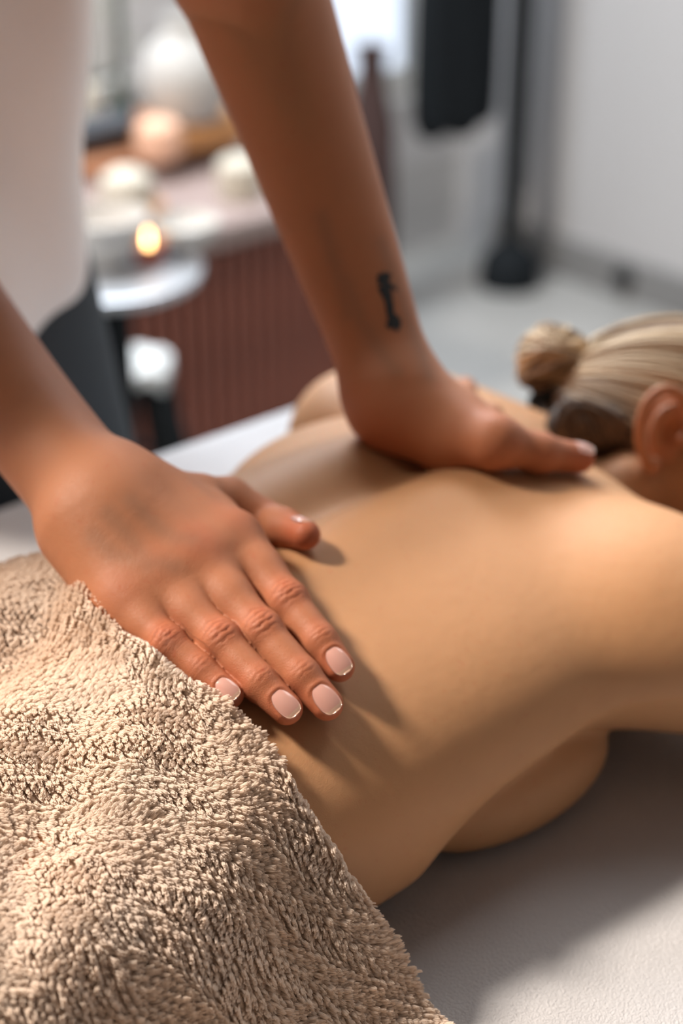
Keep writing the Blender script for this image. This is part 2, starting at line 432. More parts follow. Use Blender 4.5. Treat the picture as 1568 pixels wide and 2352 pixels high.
# ------------------------------------------------------------------ the masseuse: right hand
def hand_right():
    nrm = lambda a: a / np.linalg.norm(a)
    pr = []
    W = touch(232, 1170, .030)
    mcp = {'i': touch(535, 1249, .0138), 'm': touch(448, 1300, .0142), 'r': touch(360, 1346, .0130), 'p': touch(290, 1392, .0108)}
    pip = {'i': touch(660, 1382, .0105), 'm': touch(600, 1451, .0110), 'r': touch(506, 1473, .0105), 'p': touch(384, 1478, .0092)}
    dip = {'i': touch(734, 1474, .0080), 'm': touch(693, 1553, .0082), 'r': touch(595, 1568, .0080), 'p': touch(462, 1539, .0074)}
    tip = {'i': touch(779, 1531, .0063), 'm': touch(750, 1617, .0066), 'r': touch(658, 1628, .0065), 'p': touch(527, 1595, .0060)}
    rad = {'i': (.0112, .0082, .0074, .0062), 'm': (.0110, .0084, .0075, .0065), 'r': (.0106, .0081, .0073, .0063), 'p': (.0096, .0070, .0063, .0056)}
    wr = [touch(268, 1125, .029), touch(200, 1215, .027)]
    # metacarpals
    for k, wa in zip('imrp', (0.0, .33, .66, 1.0)):
        a = wr[0] * (1 - wa) + wr[1] * wa
        web = mcp[k] * .66 + pip[k] * .34
        pr.append(Cone(a, mcp[k], .0160, rad[k][0] + .0008, k=.018))
        pr.append(Cone(mcp[k], web, rad[k][0] + .0004, rad[k][1] + .0012, k=.012))
        up = grad(bodyf, mcp[k])
        pr.append(Cone(a * .70 + mcp[k] * .30 + np.array([0, 0, .0112]), mcp[k] + up * .0060, .0032, .0036, k=.011))
        pr.append(Ell(mcp[k] + up * .0045, (.0080, .0080, .0062), k=.010))
    ks = 'imrp'
    for k0, k1 in zip(ks[:-1], ks[1:]):       # skin between the knuckles and over the webs
        m0 = (mcp[k0] + mcp[k1]) / 2; w0 = (mcp[k0] * .70 + pip[k0] * .30 + mcp[k1] * .70 + pip[k1] * .30) / 2
        pr.append(Cone(wr[0] * .5 + wr[1] * .5, m0, .0150, .0105, k=.018)); pr.append(Cone(m0, w0, .0105, .0075, k=.010))
    # flesh under the palm
    pr.append(Cone(W * .6 + mcp['m'] * .4 - np.array([0, 0, .012]), mcp['m'] - np.array([0, 0, .010]), .020, .010, k=.02))
    pr.append(Cone(wr[1], mcp['p'] - np.array([0, 0, .004]), .018, .011, k=.015))
    # thumb: its root lies lower than the back of the hand
    tq_ = touch(458, 1138, .0195); tm = touch(522, 1153, .0115); ti = touch(612, 1198, .0098); te = touch(702, 1229, .0076)
    pr.append(Cone(wr[0] + np.array([.005, .005, -.002]), tq_, .0150, .0075, k=.016))
    pr.append(Cone(tq_, mcp['i'], .0066, .0080, k=.010))
    pr.append(Cone(wr[0], tq_ * .5 + mcp['i'] * .5, .0150, .0085, k=.016))
    pr.append(Cone(wr[0] - np.array([0, 0, .012]), tm, .015, .011, k=.012))
    thumb = Group([Cone(tm, ti, .0106, .0090, k=.004), Cone(ti, te, .0088, .0064, k=.004), Ell(ti + (te - ti) * .40 - np.array([0, 0, .0005]), (.0094, .0094, .0088), k=.006)], k=.007)
    # forearm: two bones side by side
    el = P(-190, 648, .88)
    fa = []
    d = nrm(el - W)
    side = nrm(np.cross(d, nrm(W - CAM)))
    prof = [(0, .0235), (.05, .0240), (.10, .0258), (.15, .0290), (.20, .0325), (.25, .0340)]
    fa.append(Limb(W, d, side, prof, .84, .018))
    pr += fa
    fingers = []
    for k in 'imrp':
        r = rad[k]
        fingers.append(Group([Cone(mcp[k], pip[k], r[0], r[1], k=.003), Cone(pip[k], dip[k], r[1] * .97, r[2], k=.003), Cone(dip[k], tip[k], r[2] * .98, r[3], k=.003),
                              Ell(pip[k], (r[1] * 1.06,) * 3, k=.004), Ell((mcp[k] + pip[k]) / 2 , (r[1] * 1.16,) * 3, k=.008)], k=.0))
    return dict(palm=pr, fingers=fingers, thumb=thumb, mcp=mcp, pip=pip, dip=dip, tip=tip, W=W, el=el, rad=rad, th=(tm, ti, te), d=d, side=side, fa=fa)
HR = hand_right()
class HandField:
    def __init__(s, H, kf=.0075, kw=.0012): s.H = H; s.kf = kf; s.kw = kw
    def build(s, lo, hi, h):
        g0 = Grid(lo, hi, h).apply(s.H['palm'])
        palm = g0.a.copy(); out = g0.a
        allf = list(s.H['fingers']) + [s.H['thumb']]
        for fg in allf:
            m = .010
            i0, i1 = g0.window(fg.lo, fg.hi, m)
            p = g0.pts(i0, i1); sl = tuple(slice(a, b) for a, b in zip(i0, i1))
            di = smin(palm[sl], fg(p), s.kf)
            out[sl] = np.minimum(out[sl], di)
        return g0
log('hand grid')
allp = np.array(list(HR['mcp'].values()) + list(HR['tip'].values()) + [HR['W'], HR['th'][2], P(-40, 860, .80), P(-60, 1000, .84), P(-20, 760, .86)])
hlo = allp.min(0) - .035; hhi = allp.max(0) + .035
log('hand box', hlo, hhi)
G = HandField(HR, kf=.0055, kw=.0010).build(hlo, hhi, .0006)
hv, hq = G.mesh(); hq = fix_winding(hv, hq)
log('hand mesh', len(hv))
def crease(v, n, j, d, up, folds, half, depth, sig=.0006, bow=12.0, seed=0.0):
    """sink transverse skin folds round a joint; returns displaced vertices"""
    d = d / np.linalg.norm(d); up = up - d * (up @ d); up /= np.linalg.norm(up); s = np.cross(d, up)
    r = v - j; m = (np.abs(r) < .02).all(1); rr = r[m]
    u = rr @ d; w = rr @ s; h = rr @ up
    k = np.zeros(len(rr))
    for i, (u0, amp, off) in enumerate(folds):
        wob = .00030 * np.sin(w * 1100 + i * 2.1 + seed) + .00012 * np.sin(w * 2900 + i + seed)
        kk = amp * np.exp(-((u - u0 + np.sign(u0) * bow * w * w + wob) / sig) ** 2)
        k += kk * np.exp(-((w - off) / (half * (.75 + .25 * amp))) ** 4)
    k = np.minimum(k, 1.2) * np.clip(h / .002, 0, 1)
    bulge = .00035 * np.exp(-(u / .0045) ** 2 - (w / half) ** 2) * (h > 0)
    v = v.copy(); v[m] -= n[m] * (k * depth - bulge)[:, None]
    return v
n = normals_of(hv, hq)
red = np.zeros(len(hv)); 
def veins(v, paths, width):
    out = np.zeros(len(v))
    for pth in paths:
        for a, b in zip(pth, pth[1:]):
            L_ = np.linalg.norm(b - a); d = (b - a) / L_; r = v - a; t = np.clip(r @ d, 0, L_); q = r - t[:, None] * d
            out = np.maximum(out, np.exp(-((q ** 2).sum(1) / width ** 2)))
    return out
def redden(v, red, c, r, a): return np.maximum(red, a * np.exp(-((v - c) ** 2).sum(1) / r ** 2))
for k in 'imrp':
    up = grad(bodyf, HR['pip'][k]); d = HR['dip'][k] - HR['mcp'][k]
    up2 = up * .7 + .5 * (CAM - HR['pip'][k]) / np.linalg.norm(CAM - HR['pip'][k])
    sc_ = HR['rad'][k][1] / .0078
    hv = crease(hv, n, HR['pip'][k], d, up2, [(-.0046 * sc_, .65, 0), (-.0022 * sc_, .95, .0006), (.0004, .8, -.0008), (.0024 * sc_, 1.0, 0), (.0050 * sc_, .5, .0004)], .0052 * sc_, .00048, bow=30, seed=ord(k))
    hv = crease(hv, n, HR['dip'][k], HR['tip'][k] - HR['dip'][k], up2, [(-.0024, .6, .0005), (-.0004, 1.0, 0), (.0018, .6, -.0005)], .0042 * sc_, .00026, sig=.0005, bow=12, seed=ord(k) * 1.7)
    red = redden(hv, red, HR['pip'][k] + up * .006, .0105, .55); red = redden(hv, red, HR['dip'][k] + up * .004, .0090, .48)
    red = redden(hv, red, HR['tip'][k], .014, .62)
    red = np.maximum(red, .22 * veins(hv, [[HR['mcp'][k], HR['pip'][k], HR['tip'][k]]], .014)); red = redden(hv, red, HR['mcp'][k] + up * .008, .012, .60 if k == 'm' else .40)
red = redden(hv, red, HR['th'][2], .016, .7); red = redden(hv, red, HR['th'][1], .012, .4)
vein = np.zeros(len(hv))
def finger_coords(v, H):
    best = np.full(len(v), 9.0); fu = np.zeros(len(v)); fv = np.zeros(len(v)); wr = np.zeros(len(v))
    for i, k in enumerate('imrp'):
        pts = [H['W'] * .3 + H['mcp'][k] * .7, H['mcp'][k], H['pip'][k], H['dip'][k], H['tip'][k]]; acc = 0
        for a, b in zip(pts, pts[1:]):
            L_ = np.linalg.norm(b - a); d = (b - a) / L_; r = v - a; t = np.clip(r @ d, 0, L_); q = r - t[:, None] * d; dist = np.linalg.norm(q, axis=1)
            m = dist < best; best[m] = dist[m]
            s = np.cross(d, [0, 0, 1.0]); s /= np.linalg.norm(s)
            fu[m] = (acc + t[m]) * 1500 + i * 40; fv[m] = (q @ s)[m] * 330
            acc += L_
        for j, R_, A in ((H['pip'][k], .0085, 1.0), (H['dip'][k], .0065, .75)):
            wr = np.maximum(wr, A * np.exp(-(((v - j) ** 2).sum(1) / R_ ** 2) ** 2))
    wr = wr * np.clip((.0115 - best) / .002, 0, 1)
    near_tip = np.min([np.linalg.norm(v - H['tip'][k], axis=1) for k in 'imrp'], 0); wr *= np.clip((near_tip - .004) / .006, .15, 1)
    return fu, fv, wr
fu_, fv_, wr_a = finger_coords(hv, HR)

# nails
def nail(c, d, up, wid, leng, parent, r=.0075, name='fingernail'):
    d = d / np.linalg.norm(d); up = up - d * (up @ d); up /= np.linalg.norm(up); s = np.cross(d, up)
    nu, nv = 17, 22; vs = []; fs = []; mi = []
    for layer in (0, 1):
        for j in range(nv):
            t = j / (nv - 1)                        # 0 at the cuticle, 1 at the free edge
            # rounded square outline
            e = abs(2 * t - 1); e = abs(2 * t - 1) * .985; pw = 2.2 if t < .5 else 2.5
            half = wid / 2 * (1 - e ** pw) ** (1 / pw) * (.95 + .05 * t)
            for i in range(nu):
                a = (2 * i / (nu - 1) - 1); w = a * half
                z = r * (math.cos(min(1.45, abs(w) / r)) - 1) * .95
                endc = 0.0
                lz = -.0009 * (2 * t - 1) ** 2 + .0004 * (1 - t)
                vs.append(c + s * (r * math.sin(w / r)) + d * ((t - .5) * leng - endc) + up * (z + lz + (0.00022 if layer == 0 else -.0010)))
    for layer in (0, 1):
        o = layer * nu * nv
        for j in range(nv - 1):
            for i in range(nu - 1):
                q = (o + j * nu + i, o + j * nu + i + 1, o + (j + 1) * nu + i + 1, o + (j + 1) * nu + i)
                fs.append(q if layer else q[::-1]); mi.append(1 if (j + 1) / (nv - 1) > .885 - .05 * (2 * (i + .5) / (nu - 1) - 1) ** 2 else 0)
    rim = [j * nu for j in range(nv)] + [(nv - 1) * nu + i for i in range(1, nu)] + [j * nu + nu - 1 for j in range(nv - 2, -1, -1)] + [i for i in range(nu - 2, 0, -1)]
    for a, b in zip(rim, rim[1:] + rim[:1]): fs.append((a, b, b + nu * nv, a + nu * nv)); mi.append(0)
    me = bpy.data.meshes.new(name); me.from_pydata([tuple(x) for x in vs], [], fs); me.update()
    me.polygons.foreach_set('use_smooth', [True] * len(me.polygons))
    me.materials.append(M['nail']); me.materials.append(M['nail_tip']); me.polygons.foreach_set('material_index', mi)
    o = bpy.data.objects.new(name, me); COL.objects.link(o); o.parent = parent
    return o
masseuse_nails = []
def surf_hit(v, c, up):
    """highest skin point near c along up"""
    r = v - c; h = r @ up; lat = np.linalg.norm(r - h[:, None] * up, axis=1); m = lat < .0009
    return c + up * h[m].max() if m.any() else c + up * .006
for k, (nx, ny), wd, ln in (('i', (780, 1529), .0094, .0118), ('m', (749, 1613), .0100, .0126), ('r', (660, 1624), .0094, .0122), ('p', (526, 1592), .0080, .0104)):
    d = HR['tip'][k] - HR['dip'][k]; d /= np.linalg.norm(d)
    c0 = HR['tip'][k]; tocam = (CAM - c0) / np.linalg.norm(CAM - c0)
    up = grad(bodyf, c0) * .45 + tocam * .75
    up -= d * (up @ d); up /= np.linalg.norm(up)
    c0 = c0 - d * .0006
    ra_, rb_ = surf_hit(hv, c0 - d * ln * .42, up), surf_hit(hv, c0 + d * ln * .05, up)
    d = unit(rb_ - ra_); up = unit(up - d * (up @ d)); c1 = ra_ + d * ln * .46 + up * .00035
    masseuse_nails.append((c1, d, up, wd, ln, HR['rad'][k][3] * 1.02))
    # sink the nail bed a little so that folds stand around the plate
    s = np.cross(d, up); r = hv - c1; u = r @ d; w = r @ s; hh = r @ up
    inside = (np.abs(hh) < .006) * (1 / (1 + np.exp(((np.abs(w) / (wd * .5)) ** 4 + (np.abs(u) / (ln * .52)) ** 4 - 1) * 6)))
    hv = hv - up * (inside * .0002)[:, None]
    ring = (np.abs(hh) < .005) * np.exp(-(((np.abs(w) / (wd * .56)) ** 3 + (np.abs(u) / (ln * .57)) ** 3) ** (1 / 3) - 1) ** 2 / .02) * (u < ln * .35)
    hv = hv + up * (ring * .00028)[:, None]
    red = np.maximum(red, np.clip(ring, 0, 1) * .45)
hme = mesh_np('person', hv, hq)
attr(hme, 'red', red); attr(hme, 'vein', vein)
masseuse = link('person', hme, None, M['hand_skin'])
tag(masseuse, 'person in a white t-shirt standing behind the table pressing both hands down', 'person')
for a in masseuse_nails: nail(a[0], a[1], a[2], a[3], a[4], masseuse, a[5])

# ------------------------------------------------------------------ massage table
table = empty('massage_table', (-.46, .05, 0), 0, 'massage table under the grey fleece sheet', 'table')
def rel(o): 
    o.matrix_parent_inverse = Matrix.Translation((-.46, -.05, 0)) if False else o.parent.matrix_world.inverted(); return o
M['table_pad'] = plain('table_pad', (.08, .07, .07), .5)
b = MB(); b.box((-.36, -1.0, .69), (.36, .66, .765), .012); b.build('padded_top', M['table_pad'], table)
b = MB(); b.box((-.33, -.97, .655), (.33, .63, .69)); b.build('under_frame', M['table_pad'], table)
for sx in (-1, 1):
    for y in (-.85, .52):
        b = MB(); b.box((sx * .30 - .025, y - .025, 0), (sx * .30 + .025, y + .025, .66), .004); b.build('leg', M['table_pad'], table)
M['cradle'] = plain('cradle', (.060, .022, .024), .6)
b = MB(); b.box((-.28, .665, .690), (.16, .93, .752), .03); b.build('head_cushion', M['cradle'], table)
# sheet
nx, ny = 90, 200
xs = np.linspace(-.865, -.055, nx); ys = np.linspace(-.98, .745, ny)
Xg, Yg = np.meshgrid(xs, ys, indexing='ij')
edge = np.minimum(np.minimum(Xg - xs[0], xs[-1] - Xg), np.minimum(Yg - ys[0], ys[-1] - Yg))
def drop(t): return np.where(t > .045, 0, -(((.045 - t) / .045) ** 2) * .05)
Zg = TT + drop(edge) + .0006 * np.sin(Xg * 31 + Yg * 17) 
v = np.stack([Xg, Yg, Zg], -1).reshape(-1, 3)
idx = np.arange(nx * ny).reshape(nx, ny)
q = np.stack([idx[:-1, :-1], idx[1:, :-1], idx[1:, 1:], idx[:-1, 1:]], -1).reshape(-1, 4)
me = mesh_np('sheet', v, q); sheet = link('sheet', me, None, M['fleece'])
md = sheet.modifiers.new('solid', 'SOLIDIFY'); md.thickness = .006; md.offset = -1
tag(sheet, 'light grey fleece sheet spread over the massage table', 'sheet')

# ------------------------------------------------------------------ the masseuse: left hand and forearm, her trunk under the clothes
def hand_left():
    W = P(905, 905, .835); el = P(560, -90, .84); d = unit(el - W); view = unit(CAM - W); side = unit(np.cross(d, view))
    pr = []
    prof = [(0, .0215), (.045, .0240), (.077, .0270), (.114, .0288), (.165, .0325), (.20, .0360), (.26, .0380)]
    pr.append(Limb(W, d, side, prof, .84, .018))
    heel = touch(908, 935, .0175); then = touch(1032, 985, .0165); tm = touch(1132, 1014, .0130); ti = touch(1238, 1040, .0092); te = touch(1330, 1052, .0076)
    pr += [Cone(W, heel, .0205, .0180, k=.02), Cone(W + view * .002, then, .020, .0165, k=.02), Cone(heel, then, .0165, .0160, k=.02),
           Cone(then, tm, .0166, .0134, k=.016)]
    thumb = Group([Cone(tm, ti, .0118, .0088, k=.008), Cone(ti, te, .0088, .0074, k=.004), Ell(ti, (.0094,) * 3, k=.006)], k=.01)
    # the other fingers lie beyond the thumb over the far shoulder
    back = unit(W - CAM) * np.array([1, 1, .2])
    mc = [touch(1075, 1000, .013) + back * .008, touch(1045, 990, .012) + back * .018, touch(1012, 982, .011) + back * .027, touch(985, 975, .010) + back * .035]
    mc = [m_ - back * (.004 + .004 * i_) - np.array([0, 0, .019 + .005 * i_]) for i_, m_ in enumerate(mc)]
    fs = []
    for i, m in enumerate(mc):
        pr.append(Cone(W + back * (.006 + .007 * i), m, .013, .0105, k=.012))
        fwd = unit(np.array([-.55 - .12 * i, .75, 0])); L = (.040, .044, .041, .033)[i]
        pts = [m]
        p = m.copy()
        for k in range(3):
            p = p + fwd * L * (1, .62, .5)[k]
            q = np.repeat(p[None], 160, 0); q[:, 2] = np.linspace(.99, .74, 160); dd = np.minimum(bodyf(q), q[:, 2] - TT)
            j = np.argmax(dd < .0078); p = q[j]; pts.append(p)
        fs.append(Group([Cone(pts[0], pts[1], .0100, .0085, k=.003), Cone(pts[1], pts[2], .0083, .0075, k=.003), Cone(pts[2], pts[3], .0075, .0066, k=.003)], k=0))
    return dict(palm=pr, fingers=fs, thumb=thumb, W=W, el=el, d=d, view=view, side=side, th=(tm, ti, te))
HL = hand_left()
lo = np.array([-.80, .44, .80]); hi = np.array([-.40, .74, 1.11])
log('left hand grid')
GL = HandField(HL, kf=.008, kw=.002).build(lo, hi, .0012)
lv, lq = GL.mesh(); lq = fix_winding(lv, lq)
keep = lv[:, 2].max()
log('left hand mesh', len(lv))
lred = np.zeros(len(lv))
for c_, r_, a_ in ((HL['th'][2], .016, .6), (HL['th'][1], .014, .35), (HL['th'][0], .02, .25), (P(880, 980, .83), .022, .45)): lred = redden(lv, lred, c_, r_, a_)

def onarm(prims, x, y, t0=.66, t1=.95):
    t = np.linspace(t0, t1, 300); d = evalf(prims, (CAM + ray(x, y) * t[:, None]).astype(np.float32)); return CAM + ray(x, y) * t[np.argmax(d < .0003)]
LP_ = HL['palm']
lvein = .5 * veins(lv, [[onarm(LP_, *q_) for q_ in pth] for pth in ([(790, 640), (830, 740), (870, 800), (905, 850)], [(880, 560), (930, 700), (965, 800), (985, 860)], [(740, 500), (775, 620), (800, 720)])], .0045)
vein = .45 * veins(hv, [[onarm(HR['palm'], *q_, t0=.55) for q_ in pth] for pth in ([(215, 1230), (260, 1275), (330, 1290), (400, 1300)], [(300, 1150), (350, 1200), (400, 1235), (440, 1240)], [(250, 1180), (300, 1240), (340, 1300)])], .0045)
# trunk, shoulders, upper arms, neck and head (coarser, under the shirt or above the picture)
RS = np.array((-.85, .175, 1.27)); LS = np.array((-.81, .62, 1.30)); HD = np.array((-.73, .42, 1.50))
ax_x = (1, 0, 0)
trunk = [Cone((-.99, .38, .88), (-.93, .37, 1.18), .090, .100, k=.05, flat=(ax_x, .80)), Cone((-.99, .49, .88), (-.93, .48, 1.18), .090, .100, k=.05, flat=(ax_x, .80)),
         Cone((-.87, .30, 1.25), (-.84, .54, 1.26), .070, .070, k=.06), Cone(RS, (-.81, .43, 1.31), .052, .055, k=.05), Cone(LS, (-.81, .43, 1.31), .052, .055, k=.05),
         Cone((-.82, .43, 1.31), (-.75, .42, 1.42), .052, .050, k=.04),
         Ell(HD, (.092, .074, .105), frame_from((.5, 0, 1), (1, 0, -.5)), k=.03), Cone(HD + np.array([.02, 0, -.05]), HD + np.array([.035, 0, -.10]), .05, .028, k=.04),
         Cone(HD + np.array([.076, 0, .0]), HD + np.array([.084, 0, -.040]), .007, .011, k=.012), Ell(HD + np.array([.062, 0, -.076]), (.010, .020, .006), k=.008),
         Ell(HD + np.array([.074, -.028, .008]), (.008, .014, .009), k=.004), Ell(HD + np.array([.074, .028, .008]), (.008, .014, .009), k=.004),
         Ell(HD + np.array([-.005, -.074, -.01]), (.020, .010, .032), k=.006), Ell(HD + np.array([-.005, .074, -.01]), (.020, .010, .032), k=.006)]
for S, E_, Hh in ((RS, HR['el'], HR), (LS, HL['el'], HL)):
    trunk += [Cone(S, E_, .050, .038, k=.04)]
    sd = Hh['side']
    mid = Hh['W'] + Hh['d'] * .13
    trunk.append(Cone(E_, mid, .034, .025, k=.02))
    trunk[-1].r1 -= .001
log('trunk grid')
gt = Grid((-1.16, .12, .72), (-.52, .78, 1.70), .006).apply(trunk)
tv, tq = gt.mesh(); tq = fix_winding(tv, tq)
ov = np.concatenate([hv, lv, tv]); oq = [hq, lq + len(hv), tq + len(hv) + len(lv)]
_oldm = masseuse.data
hme = mesh_np('person', ov, oq); attr(hme, 'red', np.concatenate([red, lred, np.zeros(len(tv))])); attr(hme, 'vein', np.concatenate([vein, lvein, np.zeros(len(tv))]))
for nm_, ar_ in (('fu', fu_), ('fv', fv_), ('wr', wr_a)): attr(hme, nm_, np.concatenate([ar_, np.zeros(len(lv) + len(tv))]))
hme.materials.append(M['hand_skin']); masseuse.data = hme; bpy.data.meshes.remove(_oldm)
# left thumb nail
tm, ti, te = HL['th']; dd = unit(te - ti)
upn = unit(H_c * .8 + HL['view'] * .5); upn = unit(upn - dd * (upn @ dd))
nail(surf_hit(lv, te - dd * .001, upn), dd, upn, .0105, .012, masseuse, .0082)
tm, ti, te = HR['th']; dd = unit(te - ti)
imup = unit(P(700, 1100, .7) - P(700, 1200, .7)); upn = unit(imup * .9 - unit(CAM - te) * .10); upn = unit(upn - dd * (upn @ dd))
nail(surf_hit(hv, te - dd * .004, upn) + upn * .0002, dd, upn, .0100, .0115, masseuse, .0078)

# shirt, trousers, hair of the masseuse
class Sleeve(Cone):
    def __init__(s, S, E_):
        Cone.__init__(s, S, S + unit(E_ - S) * .14, .058, .054, k=.025); s.u = unit(E_ - S).astype(np.float32)
    def __call__(s, p): return np.maximum(Cone.__call__(s, p), (p - s.a) @ s.u - .105)
shirt = [Cone((-.985, .40, .90), (-.925, .375, 1.18), .118, .128, k=.06, flat=(ax_x, .85)), Cone((-.985, .480, .90), (-.925, .478, 1.18), .118, .128, k=.06, flat=(ax_x, .85)),
         Cone((-.87, .30, 1.25), (-.84, .54, 1.26), .084, .084, k=.06), Cone(RS, (-.81, .43, 1.30), .066, .068, k=.05), Cone(LS, (-.81, .43, 1.30), .066, .068, k=.05),
         Sleeve(RS, HR['el']), Sleeve(LS, HL['el'])]
class Wave:
    lo = np.array([-1.2, .1, .7]); hi = np.array([-.6, .8, 1.5]); k = 0
    def op(s, d, p):
        return (d + .0055 * np.sin(p[..., 1] * 60 + p[..., 2] * 9 + np.sin(p[..., 2] * 14)) * np.clip((1.35 - p[..., 2]) / .3, 0, 1) + .003 * np.sin(p[..., 2] * 35 + p[..., 1] * 22)).astype(np.float32)
class Open:                                   # neck, sleeve and hem openings
    lo = np.array([-1.3, .0, .7]); hi = np.array([-.6, .9, 1.5]); k = 0
    def op(s, d, p):
        d = np.maximum(d, .815 - p[..., 2] + .10 * np.clip(p[..., 1] - .50, 0, 1))
        return np.maximum(d, np.where(np.linalg.norm(p - np.array((-.78, .42, 1.395), np.float32), axis=-1) < .080, .01, -1)).astype(np.float32)
gs = Grid((-1.16, .10, .74), (-.60, .80, 1.46), .005).apply(shirt + [Wave(), Open()])
sv, sq = gs.mesh(); sq = fix_winding(sv, sq)
shirt_o = link('t_shirt', mesh_np('t_shirt', sv, sq), masseuse, M['shirt'])
tr = [Cone((-1.00, .37, .86), (-1.00, .36, .70), .112, .118, k=.05, flat=(ax_x, .85)), Cone((-1.00, .52, .86), (-1.00, .53, .70), .098, .112, k=.05, flat=(ax_x, .85)),
      Cone((-1.0, .35, .70), (-1.02, .34, .10), .088, .055, k=.03), Cone((-1.0, .53, .70), (-1.02, .56, .10), .092, .055, k=.03)]
class TCut:
    lo = np.array([-1.3, .0, .0]); hi = np.array([-.6, .9, 1.1]); k = 0
    def op(s, d, p): return np.maximum(np.maximum(d, p[..., 2] - .868), .06 - p[..., 2])
gp = Grid((-1.16, .18, .03), (-.84, .72, .90), .007).apply(tr + [TCut()])
pv, pq = gp.mesh(); pq = fix_winding(pv, pq)
link('trousers', mesh_np('trousers', pv, pq), masseuse, M['trousers'])
for y in (.34, .56):
    b = MB(); b.lathe([(.02, -.13), (.036, -.12), (.042, -.05), (.040, .03), (.046, .09), (.030, .125), (.01, .13)], (-1.0, y, .045), 20, (1, 0, 0)); o = b.build('shoe', M['trousers'], masseuse)
M['hair_dark'] = plain('hair_dark', (.05, .03, .02), .5, bump=.001, bscale=200)
hh = Grid(HD - .16, HD + .18, .006).apply([Ell(HD + np.array([-.014, 0, .014]), (.098, .084, .108), frame_from((.35, 0, 1), (1, 0, -.35)), k=.02),
     Ell(HD + np.array([-.12, 0, .03]), (.035, .035, .035), k=.02), Cut(Ell(HD + np.array([.075, 0, -.05]), (.085, .080, .105), k=.01), .02)])
a_, b_ = hh.mesh(); link('hair', mesh_np('hair', a_, fix_winding(a_, b_)), masseuse, M['hair_dark'])

# tattoo: a short line of lettering-like black ink on the inner left forearm
def decal(pts_px, f_ray_depth, r_px, name):
    """ink stroke laid on the arm surface along pixel path pts_px"""
    vs, fs = [], []
    for (x0, y0, w0), (x1, y1, w1) in zip(pts_px, pts_px[1:]):
        dx, dy = x1 - x0, y1 - y0; L = math.hypot(dx, dy); nx_, ny_ = -dy / L, dx / L
        n = max(2, int(L / 3)); base = len(vs)
        for i in range(n + 1):
            t = i / n
            for sgn in (-1, -.5, 0, .5, 1):
                w = (w0 + (w1 - w0) * t) * sgn
                vs.append((x0 + dx * t + nx_ * w, y0 + dy * t + ny_ * w))
        for i in range(n):
            for j in range(4):
                a = base + i * 5 + j; fs.append((a, a + 5, a + 6, a + 1))
    prims = HL['palm']
    out = []
    for x, y in vs:
        r_ = ray(x, y); lo_, hi_ = .70, .86
        t = np.linspace(.70, .90, 100); d = evalf(prims, (CAM + r_ * t[:, None]).astype(np.float32)); i = np.argmax(d < .0003)
        w = d[i - 1] - .0003; tt = t[i - 1] + (t[i] - t[i - 1]) * w / max(1e-6, (d[i - 1] - d[i])); out.append(CAM + r_ * tt)
    me = bpy.data.meshes.new(name); me.from_pydata([tuple(map(float, o)) for o in out], [], fs); me.update()
    return me
strokes = [[(884, 630, 12), (880, 655, 15), (893, 690, 10), (897, 725, 9), (905, 752, 13)],
           [(866, 640, 4), (880, 630, 7), (897, 634, 5)], [(889, 655, 8), (905, 660, 5), (910, 668, 3)],
           [(886, 745, 4), (900, 748, 8), (919, 738, 4)], [(900, 722, 6), (916, 734, 5), (915, 750, 5), (908, 760, 4)]]
tparts = [decal(s_, None, None, 'tattoo') for s_ in strokes]
tv_, tf_ = [], []
for m_ in tparts:
    o_ = len(tv_); tv_ += [tuple(v_.co) for v_ in m_.vertices]; tf_ += [tuple(i + o_ for i in p_.vertices) for p_ in m_.polygons]
me = bpy.data.meshes.new('tattoo'); me.from_pydata(tv_, [], tf_); me.update()
tag(link('tattoo', me, masseuse, M['tattoo']), 'small black inked mark on the inner forearm')
log('masseuse done')

# ------------------------------------------------------------------ client: ear and hair
ear = []
dE = .915
def ep(x, y, up=0.0): return P(x, y, dE - up)
hel = [(1585, 985, .006), (1578, 930, .010), (1552, 900, .013), (1518, 897, .015), (1486, 925, .016), (1470, 975, .015), (1471, 1025, .012), (1487, 1062, .009), (1503, 1076, .006)]
def dens(pts, n=5):
    pts = np.array(pts, float); out = []
    pp = np.vstack([2 * pts[0] - pts[1], pts, 2 * pts[-1] - pts[-2]])
    for i in range(1, len(pp) - 2):
        for t in np.arange(n) / n:
            a, b, c, d = pp[i - 1:i + 3]; out.append(.5 * (2 * b + (c - a) * t + (2 * a - 5 * b + 4 * c - d) * t * t + (3 * b - a - 3 * c + d) * t ** 3))
    out.append(pts[-1]); return out
hel = dens(hel)
for a_, b_ in zip(hel, hel[1:]): ear.append(Cone(ep(*a_), ep(*b_), .0028, .0028, k=.0015))
ear.append(Ell(ep(1496, 1066, .006), (.0055, .0055, .004), k=.004))
ant = [(1548, 935, .010), (1520, 950, .012), (1503, 985, .011), (1502, 1025, .008)]
ant = dens(ant)
for a_, b_ in zip(ant, ant[1:]): ear.append(Cone(ep(*a_), ep(*b_), .0026, .0026, k=.002))
ear.append(Cone(ep(1530, 950, -.002), ep(1520, 1030, -.004), .0110, .0080, k=.004, flat=(H_o, .45)))
ear.append(Cone(ep(1535, 960, -.012), ep(1525, 1030, -.014), .012, .010, k=.008))
ear.append(Cut(Ell(ep(1540, 1000, .006), (.007, .0085, .009), frame_from(H_o, H_f), k=.002), .002))
ear.append(Ell(ep(1568, 1010, .004), (.004, .004, .004), k=.003))
gE = Grid(ep(1530, 985) - .036, ep(1530, 985) + .036, .0009).apply(ear)
ev, eq = gE.mesh(); eq = fix_winding(ev, eq)
allv = np.concatenate([bv, ev]); old = client.data
me = mesh_np('person', allv, [bq, eq + len(bv)])
r1 = np.zeros(len(allv)); r1[len(bv):] = .55
